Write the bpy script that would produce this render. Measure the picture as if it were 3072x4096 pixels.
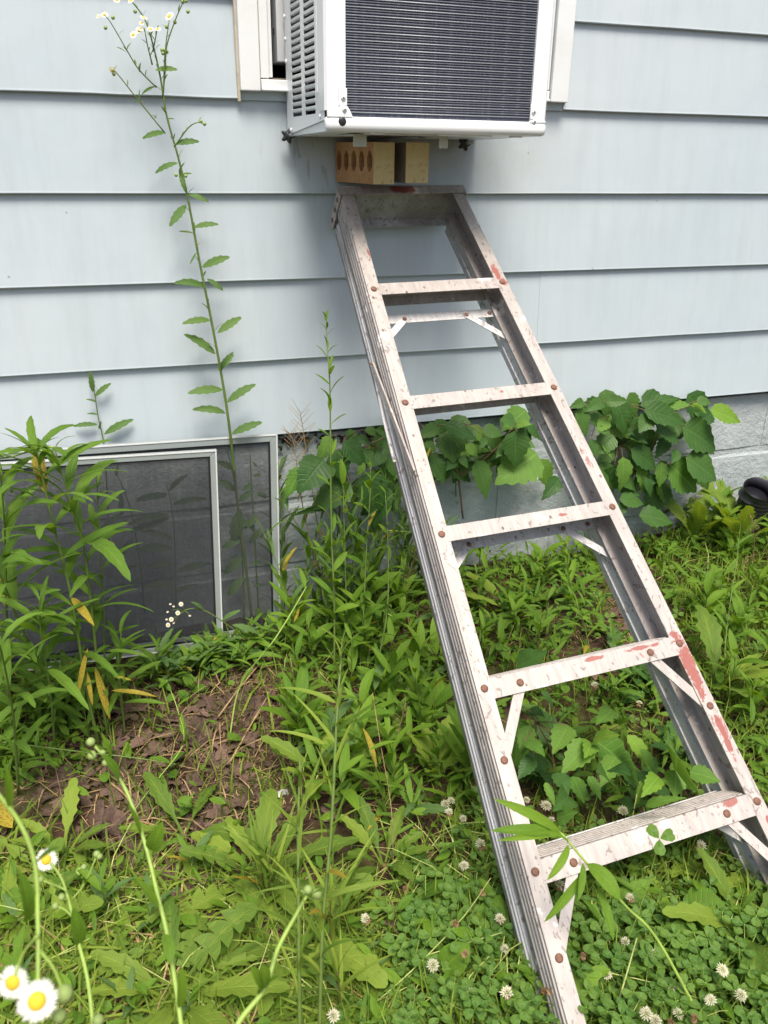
import bpy, math, random
import numpy as np
from mathutils import Vector, Matrix

for _o in list(bpy.data.objects):
    bpy.data.objects.remove(_o)
SC = bpy.context.scene
COL = SC.collection
rnd = random.Random(7)
R = math.radians

# ------------------------------------------------------------------ camera
PITCH, YAW, ROLL = 0.403166, 0.334936, 0.015261
CAM = Vector((0.0, -2.14082, 0.09126))
_cy, _sy, _cp, _sp = math.cos(YAW), math.sin(YAW), math.cos(PITCH), math.sin(PITCH)
FWD = Vector((_sy*_cp, _cy*_cp, -_sp))
_r0 = Vector((_cy, -_sy, 0)); _u0 = _r0.cross(FWD)
RGT = math.cos(ROLL)*_r0 + math.sin(ROLL)*_u0
UPV = -math.sin(ROLL)*_r0 + math.cos(ROLL)*_u0
FPX = 3350.0
cam = bpy.data.cameras.new('camera')
cam.sensor_fit = 'VERTICAL'; cam.sensor_height = 24.0; cam.lens = 24.0*FPX/4096
cam.clip_start = 0.02; cam.clip_end = 300
cam.dof.use_dof = True; cam.dof.focus_distance = 1.95; cam.dof.aperture_fstop = 7.0
camo = bpy.data.objects.new('camera', cam); COL.objects.link(camo)
m3 = Matrix((RGT, UPV, -FWD)).transposed()
camo.matrix_world = Matrix.Translation(CAM) @ m3.to_4x4()
SC.camera = camo

# ------------------------------------------------------------------ light
SUN_EL, SUN_AZ = R(62), R(188)        # azimuth from +y clockwise: in front of the wall
w = bpy.data.worlds.new('World'); SC.world = w; w.use_nodes = True
nt = w.node_tree
sky = nt.nodes.new('ShaderNodeTexSky'); sky.sky_type = 'NISHITA'; sky.sun_disc = False
sky.sun_elevation = SUN_EL; sky.sun_rotation = SUN_AZ
sky.air_density = 1.0; sky.dust_density = 4.0; sky.ozone_density = 1.0
bg = nt.nodes['Background']; bg.inputs['Strength'].default_value = 0.10
nt.links.new(sky.outputs['Color'], bg.inputs['Color'])
sl = bpy.data.lights.new('sun', 'SUN'); sl.energy = 3.0; sl.angle = R(24); sl.color = (1.0, 0.92, 0.80)
so = bpy.data.objects.new('sun', sl); COL.objects.link(so)
sd = Vector((math.sin(SUN_AZ)*math.cos(SUN_EL), math.cos(SUN_AZ)*math.cos(SUN_EL), math.sin(SUN_EL)))
so.rotation_euler = sd.to_track_quat('Z', 'Y').to_euler()
SC.view_settings.view_transform = 'Standard'; SC.view_settings.look = 'None'
SC.view_settings.gamma = 1; SC.view_settings.use_curve_mapping = False
SC.view_settings.exposure = 0.80
SC.cycles.transparent_max_bounces = 16

# ------------------------------------------------------------------ measured points
def ray(u, v):
    s = 3072/1659
    return ((u*s-1536)/FPX)*RGT - ((v*s-2048)/FPX)*UPV + FWD
def A(u, v, y):                       # the point seen at (u, v) at distance y from the wall
    d = ray(u, v); return CAM + d*((y-CAM.y)/d.y)
def AD(u, v, z):                      # ... at z metres in front of the viewer
    return CAM + ray(u, v)*z
def gz(x, y):                         # height of the ground
    t = min(max(x-0.4, -1.0), 1.7)
    return -1.185 + 0.062*t + 0.010*math.sin(x*7+y*3) + 0.008*math.sin(y*11-x*5) + 0.02*math.exp(-((y+0.05)/0.15)**2)
def AG(u, v):                         # ... on the ground
    d = ray(u, v); z = -1.17
    for _ in range(8):
        p = CAM + d*((z-CAM.z)/d.z); z = gz(p.x, p.y)
    return p

# ------------------------------------------------------------------ objects
def tag(o, label=None, cat=None, group=None, kind=None):
    if label: o['label'] = label
    if cat: o['category'] = cat
    if group: o['group'] = group
    if kind: o['kind'] = kind
    return o
def link(name, me, parent=None, mat=None, mtx=None):
    o = bpy.data.objects.new(name, me); COL.objects.link(o)
    if mat is not None and not me.materials: me.materials.append(mat)
    if parent is not None: o.parent = parent
    if mtx is not None: o.matrix_basis = mtx
    return o
def thing(name, label, cat, loc=(0, 0, 0), group=None, mtx=None):
    o = bpy.data.objects.new(name, None); COL.objects.link(o); o.empty_display_size = 0.02
    o.matrix_world = mtx if mtx is not None else Matrix.Translation(Vector(loc))
    o.matrix_basis = o.matrix_world.copy()
    return tag(o, label, cat, group)

class MB:
    """collects vertices and faces for ONE mesh"""
    def __init__(s): s.v = []; s.f = []; s.uv = []
    def add(s, vs, fs, uvs=None):
        b = len(s.v); s.v += [tuple(p) for p in vs]; s.f += [tuple(i+b for i in f) for f in fs]
        s.uv += list(uvs) if uvs is not None else [(0.5, 0.5)]*len(vs)
        return s
    def box(s, a, b):
        (x0, y0, z0), (x1, y1, z1) = a, b
        return s.add([(x, y, z) for z in (z0, z1) for y in (y0, y1) for x in (x0, x1)],
                     [(0, 2, 3, 1), (4, 5, 7, 6), (0, 1, 5, 4), (2, 6, 7, 3), (0, 4, 6, 2), (1, 3, 7, 5)])
    def prism(s, poly, h0, h1, f):       # polygon (p,q) swept from h0 to h1; f(p,q,h)->xyz
        n = len(poly)
        vs = [f(p, q, h) for h in (h0, h1) for p, q in poly]
        fs = [(i, (i+1) % n, n+(i+1) % n, n+i) for i in range(n)]
        fs += [tuple(range(n-1, -1, -1)), tuple(range(n, 2*n))]
        return s.add(vs, fs)
    def tube(s, pts, r0, r1=None, n=6, cap=True):
        r1 = r0 if r1 is None else r1
        pts = [Vector(p) for p in pts]; k = len(pts); vs = []
        ref = Vector((0.3, 0.8, 0.5))
        for i, p in enumerate(pts):
            t = (pts[min(i+1, k-1)]-pts[max(i-1, 0)])
            t = t.normalized() if t.length > 1e-9 else Vector((0, 0, 1))
            a = t.cross(ref)
            if a.length < 1e-4: a = t.cross(Vector((1, 0, 0)))
            a.normalize(); b = t.cross(a)
            r = r0+(r1-r0)*i/(k-1)
            for j in range(n):
                q = 2*math.pi*j/n; vs.append(p+(a*math.cos(q)+b*math.sin(q))*r)
        fs = [(i*n+j, i*n+(j+1) % n, (i+1)*n+(j+1) % n, (i+1)*n+j) for i in range(k-1) for j in range(n)]
        if cap: fs += [tuple(range(n-1, -1, -1)), tuple(range((k-1)*n, k*n))]
        return s.add(vs, fs)
    def lathe(s, prof, c=(0, 0, 0), axis='z', n=16):
        vs = []; c = Vector(c)
        for r, h in prof:
            for j in range(n):
                q = 2*math.pi*j/n; x, y = r*math.cos(q), r*math.sin(q)
                vs.append(c+Vector({'z': (x, y, h), 'y': (x, -h, y), 'x': (h, x, y)}[axis]))
        k = len(prof)
        fs = [(i*n+j, i*n+(j+1) % n, (i+1)*n+(j+1) % n, (i+1)*n+j) for i in range(k-1) for j in range(n)]
        fs += [tuple(range(n-1, -1, -1)), tuple(range((k-1)*n, k*n))]
        return s.add(vs, fs)
    def mesh(s, name, mat=None, smooth=False):
        me = bpy.data.meshes.new(name); me.from_pydata(s.v, [], s.f)
        uvl = me.uv_layers.new(name='UVMap')
        li = np.zeros(len(me.loops), dtype=np.int32); me.loops.foreach_get('vertex_index', li)
        uvl.data.foreach_set('uv', np.array(s.uv, dtype=np.float32)[li].ravel())
        if smooth: me.polygons.foreach_set('use_smooth', [True]*len(me.polygons))
        if mat is not None: me.materials.append(mat)
        me.update(); return me
    def obj(s, name, mat, parent=None, smooth=False, mtx=None, bevel=0):
        o = link(name, s.mesh(name, mat, smooth), parent, mtx=mtx)
        if bevel:
            b = o.modifiers.new('bevel', 'BEVEL'); b.width = bevel; b.segments = 2; b.limit_method = 'ANGLE'; b.angle_limit = R(40)
        return o

# ------------------------------------------------------------------ materials
class NT:
    def __init__(s, name):
        s.m = bpy.data.materials.new(name); s.m.use_nodes = True; s.t = s.m.node_tree; s.n = s.t.nodes; s.l = s.t.links
        s.b = s.n['Principled BSDF']; s.out = s.n['Material Output']
        s._tc = None
    def tc(s, k='Object'):
        if s._tc is None: s._tc = s.n.new('ShaderNodeTexCoord')
        return s._tc.outputs[k]
    def put(s, sock, val):
        if hasattr(val, 'links'): s.l.new(val, sock)
        else:
            try: sock.default_value = val
            except Exception: sock.default_value = (*val, 1)
    def mapv(s, scale=(1, 1, 1), k='Object', loc=(0, 0, 0)):
        n = s.n.new('ShaderNodeMapping'); s.l.new(s.tc(k), n.inputs[0]); n.inputs['Scale'].default_value = scale
        n.inputs['Location'].default_value = loc; return n.outputs[0]
    def noise(s, scale, detail=4, rough=0.6, vec=None, dist=0):
        n = s.n.new('ShaderNodeTexNoise'); n.inputs['Scale'].default_value = scale; n.inputs['Detail'].default_value = detail
        n.inputs['Roughness'].default_value = rough; n.inputs['Distortion'].default_value = dist
        s.l.new(vec if vec is not None else s.tc(), n.inputs['Vector']); return n.outputs['Fac']
    def vor(s, scale, vec=None, feat='F1', out='Distance'):
        n = s.n.new('ShaderNodeTexVoronoi'); n.feature = feat; n.inputs['Scale'].default_value = scale
        s.l.new(vec if vec is not None else s.tc(), n.inputs['Vector']); return n.outputs[out]
    def ramp(s, fac, *st):
        n = s.n.new('ShaderNodeValToRGB'); e = n.color_ramp.elements
        while len(e) < len(st): e.new(0.5)
        for k, (p, c) in enumerate(st):
            e[k].position = p; c = (c, c, c) if isinstance(c, (int, float)) else c; e[k].color = (*c, 1)
        s.l.new(fac, n.inputs[0]); return n.outputs[0]
    def mix(s, fac, a, b, mode='MIX'):
        n = s.n.new('ShaderNodeMix'); n.data_type = 'RGBA'; n.blend_type = mode
        s.put(n.inputs[0], fac); s.put(n.inputs[6], a); s.put(n.inputs[7], b); return n.outputs[2]
    def math(s, op, a, b=0.0, c=None):
        n = s.n.new('ShaderNodeMath'); n.operation = op; s.put(n.inputs[0], a); s.put(n.inputs[1], b)
        if c is not None: s.put(n.inputs[2], c)
        return n.outputs[0]
    def sep(s, vec):
        n = s.n.new('ShaderNodeSeparateXYZ'); s.l.new(vec, n.inputs[0]); return n.outputs
    def bump(s, h, strength=0.3, dist=0.01):
        n = s.n.new('ShaderNodeBump'); n.inputs['Strength'].default_value = strength; n.inputs['Distance'].default_value = dist
        s.l.new(h, n.inputs['Height']); s.l.new(n.outputs[0], s.b.inputs['Normal']); return n.outputs[0]
    def col(s, c): s.put(s.b.inputs['Base Color'], c); return s
    def set(s, rough=None, metal=None, spec=None, coat=None):
        if rough is not None: s.put(s.b.inputs['Roughness'], rough)
        if metal is not None: s.put(s.b.inputs['Metallic'], metal)
        if spec is not None: s.put(s.b.inputs['Specular IOR Level'], spec)
        if coat is not None: s.put(s.b.inputs['Coat Weight'], coat)
        return s
    def rand(s):
        a = s.n.new('ShaderNodeAttribute'); a.attribute_name = 'rnd'
        return s.math('FRACT', s.math('ADD', s.n.new('ShaderNodeObjectInfo').outputs['Random'], a.outputs['Fac']))

def paint(name, c, rough=0.45, dirt=(0.3, 0.28, 0.25), amt=0.12, scale=6, bump=0.05):
    m = NT(name); n = m.noise(scale, 6, 0.65); f = m.ramp(n, (0.45, 0.0), (0.8, 1.0))
    m.col(m.mix(m.math('MULTIPLY', f, amt), c, dirt)).set(rough=rough)
    if bump: m.bump(m.noise(160, 2), bump, 0.002)
    return m.m

def siding_mat():
    m = NT('siding_paint')
    big = m.noise(1.3, 5, 0.6); streak = m.noise(5, 5, 0.7, m.mapv((3.5, 1, 0.5)))
    c = m.mix(m.ramp(big, (0.35, 0.0), (0.7, 1.0)), (0.425, 0.505, 0.555), (0.48, 0.54, 0.58))
    c = m.mix(m.math('MULTIPLY', m.ramp(streak, (0.46, 0.0), (0.78, 1.0)), 0.27), c, (0.31, 0.34, 0.355))
    # soft shade below the unit painted as a greenish patch, then scuffs beside it
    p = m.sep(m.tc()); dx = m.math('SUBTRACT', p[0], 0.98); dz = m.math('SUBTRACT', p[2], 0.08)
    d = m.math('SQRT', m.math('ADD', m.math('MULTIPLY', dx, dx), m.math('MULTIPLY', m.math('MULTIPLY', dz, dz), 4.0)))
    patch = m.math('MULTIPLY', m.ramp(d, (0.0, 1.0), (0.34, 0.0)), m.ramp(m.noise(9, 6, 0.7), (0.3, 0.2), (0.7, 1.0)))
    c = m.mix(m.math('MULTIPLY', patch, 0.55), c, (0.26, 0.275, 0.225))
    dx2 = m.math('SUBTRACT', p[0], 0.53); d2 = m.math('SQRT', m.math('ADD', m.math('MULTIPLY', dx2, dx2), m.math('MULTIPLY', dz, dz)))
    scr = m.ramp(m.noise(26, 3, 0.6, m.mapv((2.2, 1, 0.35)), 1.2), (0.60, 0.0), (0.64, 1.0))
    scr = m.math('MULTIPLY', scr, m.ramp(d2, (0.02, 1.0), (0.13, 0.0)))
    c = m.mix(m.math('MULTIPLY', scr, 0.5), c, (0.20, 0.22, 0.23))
    speck = m.ramp(m.vor(9), (0.02, 1.0), (0.04, 0.0))
    c = m.mix(m.math('MULTIPLY', speck, 0.55), c, (0.10, 0.10, 0.10))
    m.col(c).set(rough=m.ramp(big, (0.3, 0.42), (0.7, 0.55)))
    m.bump(m.math('ADD', m.noise(7, 3, 0.5), m.math('MULTIPLY', m.noise(220, 2, 0.5, m.mapv((1, 1, 0.25))), 0.05)), 0.10, 0.02)
    return m.m
def block_mat():
    m = NT('painted_block')
    n = m.noise(9, 6, 0.65); c = m.mix(m.ramp(n, (0.35, 0.0), (0.7, 1.0)), (0.33, 0.38, 0.40), (0.43, 0.47, 0.485))
    p = m.sep(m.tc()); mud = m.ramp(m.math('ADD', p[2], m.math('MULTIPLY', m.noise(6, 5), 0.25)), (0.0, 1.0), (1.0, 0.0))
    st = m.ramp(m.noise(22, 6, 0.7), (0.56, 0.0), (0.72, 1.0))
    c = m.mix(m.math('MULTIPLY', st, 0.5), c, (0.27, 0.23, 0.19))
    m.col(c).set(rough=0.8)
    h = m.math('ADD', m.noise(45, 5, 0.7), m.math('MULTIPLY', m.noise(8, 3), 0.8))
    m.bump(h, 0.6, 0.014); return m.m
def soil_mat():
    m = NT('soil')
    n = m.noise(3.0, 8, 0.7); f = m.noise(38, 6, 0.75)
    c = m.mix(m.ramp(n, (0.36, 0.0), (0.66, 1.0)), (0.032, 0.020, 0.014), (0.095, 0.050, 0.033))
    c = m.mix(m.ramp(f, (0.42, 0.0), (0.72, 1.0)), c, (0.105, 0.062, 0.042))
    moss = m.ramp(m.noise(5.5, 5, 0.6), (0.47, 0.0), (0.60, 1.0))
    c = m.mix(m.math('MULTIPLY', moss, 0.6), c, (0.085, 0.10, 0.028))
    peb = m.ramp(m.vor(110), (0.10, 1.0), (0.2, 0.0)); c = m.mix(m.math('MULTIPLY', peb, 0.35), c, (0.30, 0.24, 0.19))
    m.col(c).set(rough=0.95, spec=0.2)
    m.bump(m.math('ADD', f, m.math('MULTIPLY', m.noise(160, 4), 0.5)), 0.9, 0.012); return m.m
def leaf_mat(name, c1, c2, vein=0.35, trans=0.35, spots=0.0, rough=0.58, spotc=(0.30, 0.16, 0.04), nv=9, blot=0.25, chevron=False):
    m = NT(name); uv = m.sep(m.tc('UV')); r = m.rand()
    c = m.mix(r, c1, c2)
    c = m.mix(m.math('MULTIPLY', m.ramp(m.noise(3, 4, vec=m.tc('UV')), (0.3, 0.0), (0.75, 1.0)), blot), c, tuple(min(1, x*1.7) for x in c2))
    dv = m.math('ABSOLUTE', m.math('SUBTRACT', uv[1], 0.5))
    mid = m.ramp(dv, (0.0, 1.0), (0.05, 0.0))
    ph = m.math('FRACT', m.math('MULTIPLY', m.math('SUBTRACT', uv[0], m.math('MULTIPLY', dv, 0.32)), float(nv)))
    side = m.ramp(m.math('ABSOLUTE', m.math('SUBTRACT', ph, 0.5)), (0.0, 1.0), (0.14, 0.0))
    ve = m.math('MAXIMUM', mid, m.math('MULTIPLY', side, 0.55))
    c = m.mix(m.math('MULTIPLY', ve, vein), c, tuple(min(1, x*2.0+0.02) for x in c2))
    if chevron:
        q = m.math('ABSOLUTE', m.math('SUBTRACT', m.math('SUBTRACT', 0.62, m.math('MULTIPLY', dv, 0.7)), uv[0])); c = m.mix(m.math('MULTIPLY', m.ramp(q, (0.0, 1.0), (0.10, 0.0)), 0.45), c, (0.20, 0.31, 0.14))
    if spots:
        sp = m.ramp(m.noise(9, 3, vec=m.mapv((2.5, 1, 1), 'UV')), (0.62-0.12*spots, 0.0), (0.66-0.12*spots, 1.0))
        c = m.mix(m.math('MULTIPLY', sp, min(1, spots+0.3)), c, spotc)
    m.col(c).set(rough=rough, spec=0.22)
    m.bump(m.math('SUBTRACT', 1.0, ve), 0.35, 0.004)
    if trans:
        t = m.n.new('ShaderNodeBsdfTranslucent'); m.l.new(m.mix(1.0, c, (1.5, 1.35, 0.55), 'MULTIPLY'), t.inputs[0])
        x = m.n.new('ShaderNodeMixShader'); x.inputs[0].default_value = trans
        m.l.new(m.b.outputs[0], x.inputs[1]); m.l.new(t.outputs[0], x.inputs[2]); m.l.new(x.outputs[0], m.out.inputs[0])
    return m.m
def plain(name, c, rough=0.6, metal=0.0, n=0.25, scale=30):
    m = NT(name); k = m.noise(scale, 4)
    m.col(m.mix(m.ramp(k, (0.3, 0.0), (0.75, 1.0)), tuple(x*(1-n) for x in c), tuple(min(1, x*(1+n)) for x in c))).set(rough=rough, metal=metal)
    m.bump(k, 0.12, 0.003); return m.m
def alu_mat(name, base, red, dark=0.5):
    """weathered aluminium: streaks along the rail, rust specks, splashed red and white paint (ladder axes: x across, y down the rail)"""
    m = NT(name); st = m.noise(4, 6, 0.65, m.mapv((22, 2.2, 22)))
    c = m.mix(m.ramp(st, (0.36, 0.0), (0.66, 1.0)), tuple(x*0.74 for x in base), base)
    up = m.sep(m.tc())
    gr = m.math('MULTIPLY', m.ramp(m.noise(9, 6, 0.7), (0.30, 0.1), (0.62, 1.0)), m.ramp(m.math('ADD', up[1], 0.5), (0.25, 1.0), (0.60, 0.16)))
    c = m.mix(m.math('MULTIPLY', gr, 0.75), c, (0.17, 0.15, 0.125))
    sp = m.ramp(m.vor(46, m.mapv((1, 0.7, 1))), (0.10, 1.0), (0.17, 0.0))
    sp = m.math('MULTIPLY', sp, m.ramp(m.noise(14, 3), (0.46, 0.0), (0.56, 1.0)))
    c = m.mix(m.math('MULTIPLY', sp, dark+0.3), c, (0.075, 0.042, 0.028))
    sc = m.ramp(m.noise(34, 2, 0.5, m.mapv((1.6, 1, 1)), 2.2), (0.635, 0.0), (0.65, 1.0))
    c = m.mix(m.math('MULTIPLY', sc, 0.5), c, (0.10, 0.06, 0.045))
    wh = m.ramp(m.noise(13, 5, 0.6), (0.63, 0.0), (0.66, 1.0)); c = m.mix(m.math('MULTIPLY', wh, 0.7), c, (0.78, 0.76, 0.73))
    nz = m.noise(30, 8, 0.8)
    rs = None
    for (a, b, ra, rb) in red:
        da = m.math('DIVIDE', m.math('SUBTRACT', up[0], a), ra); db = m.math('DIVIDE', m.math('SUBTRACT', up[1], b), rb)
        d = m.math('ADD', m.math('MULTIPLY', da, da), m.math('MULTIPLY', db, db))
        d = m.math('ADD', m.math('MULTIPLY', d, 0.30), nz)
        f = m.ramp(d, (0.60, 1.0), (0.63, 0.0)); rs = f if rs is None else m.math('MAXIMUM', rs, f)
    thin = m.ramp(m.noise(11, 5, 0.75, m.mapv((1, 0.4, 1), loc=(3, 1, 0)), 1.5), (0.64, 0.0), (0.67, 1.0))
    thin = m.math('MULTIPLY', thin, m.ramp(up[0], (0.04, 0.15), (0.14, 0.85)))
    rs = thin if rs is None else m.math('MAXIMUM', rs, thin)
    rs = m.math('MULTIPLY', rs, m.ramp(up[2], (0.0, 1.0), (0.012, 0.0)))
    c = m.mix(m.math('MULTIPLY', rs, 0.85), c, (0.27, 0.055, 0.038))
    m.col(c).set(rough=0.5, metal=0.12); m.bump(m.math('ADD', st, m.math('MULTIPLY', m.noise(120, 3), 0.4)), 0.2, 0.003); return m.m
def mesh_mat():
    m = NT('screen_mesh'); m.col((0.035, 0.04, 0.048)).set(rough=0.8)
    t = m.n.new('ShaderNodeBsdfTransparent'); x = m.n.new('ShaderNodeMixShader')
    uv = m.sep(m.tc())
    wv = m.noise(14, 3, 0.5, m.mapv((5.0, 1, 0.5)), 0.6)
    f = m.ramp(wv, (0.3, 0.42), (0.7, 0.56))
    m.l.new(f, x.inputs[0]); m.l.new(t.outputs[0], x.inputs[1]); m.l.new(m.b.outputs[0], x.inputs[2]); m.l.new(x.outputs[0], m.out.inputs[0])
    return m.m
def coil_mat():
    m = NT('coil_fins'); p = m.sep(m.tc())
    fin = m.math('FRACT', m.math('MULTIPLY', p[0], 520.0)); f = m.ramp(m.math('ABSOLUTE', m.math('SUBTRACT', fin, 0.5)), (0.1, 0.0), (0.4, 1.0))
    col = m.noise(7, 5, 0.7, m.mapv((9, 1, 0.6)))
    c = m.mix(f, (0.036, 0.045, 0.066), (0.085, 0.098, 0.135)); c = m.mix(m.ramp(col, (0.5, 0.0), (0.75, 0.6)), c, (0.22, 0.23, 0.29))
    m.col(c).set(rough=0.55, metal=0.2); return m.m
def brick_mat(name, c1, c2):
    m = NT(name); n = m.noise(14, 6, 0.7)
    c = m.mix(m.ramp(n, (0.35, 0.0), (0.68, 1.0)), c1, c2)
    c = m.mix(m.math('MULTIPLY', m.ramp(m.noise(70, 4, 0.7), (0.55, 0.0), (0.7, 1.0)), 0.6), c, tuple(x*0.35 for x in c1))
    m.col(c).set(rough=0.9); m.bump(m.noise(90, 5, 0.7), 0.5, 0.003); return m.m

M = {}
M['siding'] = siding_mat(); M['block'] = block_mat(); M['soil'] = soil_mat()
M['trim'] = paint('window_trim_paint', (0.70, 0.73, 0.745), 0.4, (0.35, 0.31, 0.25), 0.25, 5)
M['caulk'] = paint('old_caulk', (0.52, 0.46, 0.36), 0.8, (0.2, 0.16, 0.11), 0.6, 30)
M['ac'] = paint('appliance_white', (0.76, 0.79, 0.80), 0.28, (0.6, 0.6, 0.58), 0.10, 4, 0.02)
M['zinc'] = paint('zinc_sheet', (0.52, 0.54, 0.56), 0.35, (0.3, 0.3, 0.3), 0.3, 12)
M['dark'] = plain('dark_cavity', (0.02, 0.018, 0.017), 0.9)
M['wood'] = plain('weathered_sill_wood', (0.17, 0.135, 0.11), 0.9)
M['black'] = plain('black_plastic', (0.020, 0.021, 0.026), 0.32, 0, 0.1)
M['coil'] = coil_mat()
M['glass'] = plain('window_glass', (0.02, 0.022, 0.025), 0.03, 0, 0.0); M['tubing'] = plain('coil_edge_metal', (0.32, 0.35, 0.39), 0.45, 0.3, 0.1)
M['copper'] = plain('copper_pipe', (0.45, 0.16, 0.07), 0.35, 0.6)
M['brick_o'] = brick_mat('brick_orange', (0.36, 0.175, 0.075), (0.45, 0.26, 0.115))
M['brick_y'] = brick_mat('brick_buff', (0.46, 0.37, 0.17), (0.55, 0.46, 0.25))
M['green_steel'] = paint('galvanised_bracket', (0.42, 0.45, 0.38), 0.5, (0.2, 0.2, 0.15), 0.4, 20)
RED = [(0.155, -0.035, 0.012, 0.035), (0.165, 0.0, 0.012, 0.015), (0.075, 0.606, 0.014, 0.007), (0.210, 0.945, 0.022, 0.095), (0.219, 1.09, 0.010, 0.07), (0.13, 0.90, 0.06, 0.006), (0.232, 1.25, 0.006, 0.02),
       (0.0, -0.30, 0.06, 0.02), (0.02, 0.90, 0.035, 0.006), (0.05, 0.30, 0.007, 0.006), (0.15, 0.33, 0.01, 0.008), (-0.142, -0.10, 0.004, 0.03), (0.17, 1.2, 0.03, 0.010)]
M['alu'] = alu_mat('weathered_aluminium', (0.49, 0.448, 0.422), RED)
M['alu_groove'] = alu_mat('dark_rail_groove', (0.24, 0.225, 0.215), [], 0.2)  # rib contrast put into the colour: darker metal in the grooves
M['alu_grey'] = alu_mat('grey_aluminium', (0.62, 0.62, 0.63), [], 0.3)
M['rivet'] = plain('rusty_rivet', (0.19, 0.095, 0.065), 0.75, 0.2, 0.35, 200)
M['frame_alu'] = paint('screen_frame_aluminium', (0.27, 0.31, 0.31), 0.4, (0.22, 0.22, 0.2), 0.35, 14)
M['frame_face'] = paint('screen_frame_edge', (0.62, 0.64, 0.65), 0.35, (0.4, 0.4, 0.38), 0.2, 14)
M['mesh'] = mesh_mat()
M['stem'] = plain('stem_green', (0.105, 0.165, 0.030), 0.55, 0, 0.2)
M['stem_pale'] = plain('stem_pale_green', (0.26, 0.38, 0.07), 0.55, 0, 0.2)
M['stem_red'] = plain('stem_reddish', (0.16, 0.085, 0.05), 0.6, 0, 0.2)
M['stem_dry'] = plain('stem_dry', (0.30, 0.21, 0.11), 0.8, 0, 0.3)
M['goldenrod'] = leaf_mat('goldenrod_leaf', (0.068, 0.150, 0.018), (0.13, 0.24, 0.030), 0.3, 0.4, 0.05)
M['seedling'] = leaf_mat('seedling_leaf', (0.070, 0.165, 0.016), (0.155, 0.275, 0.026), 0.25, 0.42, 0.05)
M['fleabane'] = leaf_mat('fleabane_leaf', (0.075, 0.15, 0.045), (0.11, 0.19, 0.055), 0.25, 0.35)
M['ivy'] = leaf_mat('ivy_leaf', (0.026, 0.078, 0.018), (0.066, 0.142, 0.030), 0.22, 0.3, rough=0.42)
M['ivy_young'] = leaf_mat('young_ivy_leaf', (0.13, 0.26, 0.035), (0.19, 0.32, 0.045), 0.3, 0.42)
M['ivy_mid'] = leaf_mat('broad_ivy_leaf', (0.075, 0.175, 0.028), (0.13, 0.245, 0.042), 0.35, 0.38)
M['dandelion'] = leaf_mat('dandelion_leaf', (0.060, 0.135, 0.020), (0.21, 0.30, 0.040), 0.2, 0.38, 0.12)
M['violet'] = leaf_mat('violet_leaf', (0.055, 0.14, 0.018), (0.12, 0.23, 0.028), 0.25, 0.38, 0.1)
M['clover'] = leaf_mat('clover_leaf', (0.066, 0.158, 0.028), (0.140, 0.245, 0.042), 0.12, 0.38, nv=7, chevron=True)
M['grass'] = leaf_mat('grass_blade', (0.055, 0.13, 0.016), (0.25, 0.34, 0.050), 0.1, 0.4, nv=2)
M['yellow_leaf'] = leaf_mat('yellowing_leaf', (0.30, 0.27, 0.03), (0.40, 0.33, 0.04), 0.2, 0.35, 0.7)
M['dead'] = leaf_mat('dead_leaf', (0.040, 0.026, 0.020), (0.165, 0.108, 0.082), 0.25, 0.15, 0.4, 0.8, (0.08, 0.05, 0.04))
M['straw'] = plain('straw', (0.30, 0.205, 0.10), 0.8, 0, 0.5)
M['stem_runner'] = plain('pale_runner', (0.36, 0.42, 0.12), 0.6, 0, 0.3)
M['petal'] = leaf_mat('white_petal', (0.78, 0.78, 0.76), (0.83, 0.83, 0.82), 0.0, 0.3, blot=0)
M['disc'] = plain('yellow_disc', (0.62, 0.42, 0.02), 0.7, 0, 0.3, 300)
M['floret'] = leaf_mat('clover_floret', (0.56, 0.56, 0.42), (0.70, 0.70, 0.58), 0.0, 0.3, blot=0.3)
M['floret_old'] = leaf_mat('spent_floret', (0.20, 0.11, 0.06), (0.32, 0.20, 0.11), 0.0, 0.2)
M['bud'] = plain('bud_green', (0.25, 0.34, 0.10), 0.6, 0, 0.2, 100)
M['paper_w'] = plain('printed_paper', (0.46, 0.45, 0.42), 0.7, 0, 0.35)
M['paper_r'] = plain('red_print', (0.34, 0.05, 0.04), 0.7, 0, 0.3)

# =================================================================== GROUND
def make_ground():
    mb = MB()
    xs = list(np.arange(-1.2, 3.0, 0.035)); ys = list(np.arange(-2.2, 0.101, 0.035))
    xs = [-40, -15, -5, -2.2] + xs + [4.2, 8, 18, 40]; ys = [-60, -25, -9, -4.5, -2.9] + ys
    g = random.Random(3); vs = []
    for y in ys:
        for x in xs:
            far = x < -1.3 or x > 3 or y < -2.3
            vs.append((x, y, gz(max(-1.5, min(3.2, x)), max(-2.5, y)) + (0 if far else g.uniform(-.006, .006))))
    n = len(xs)
    fs = [(j*n+i, j*n+i+1, (j+1)*n+i+1, (j+1)*n+i) for j in range(len(ys)-1) for i in range(n-1)]
    mb.add(vs, fs); tag(mb.obj('ground', M['soil'], None, True), 'reddish brown bare soil under the weeds', None, None, 'structure')
make_ground()

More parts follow.
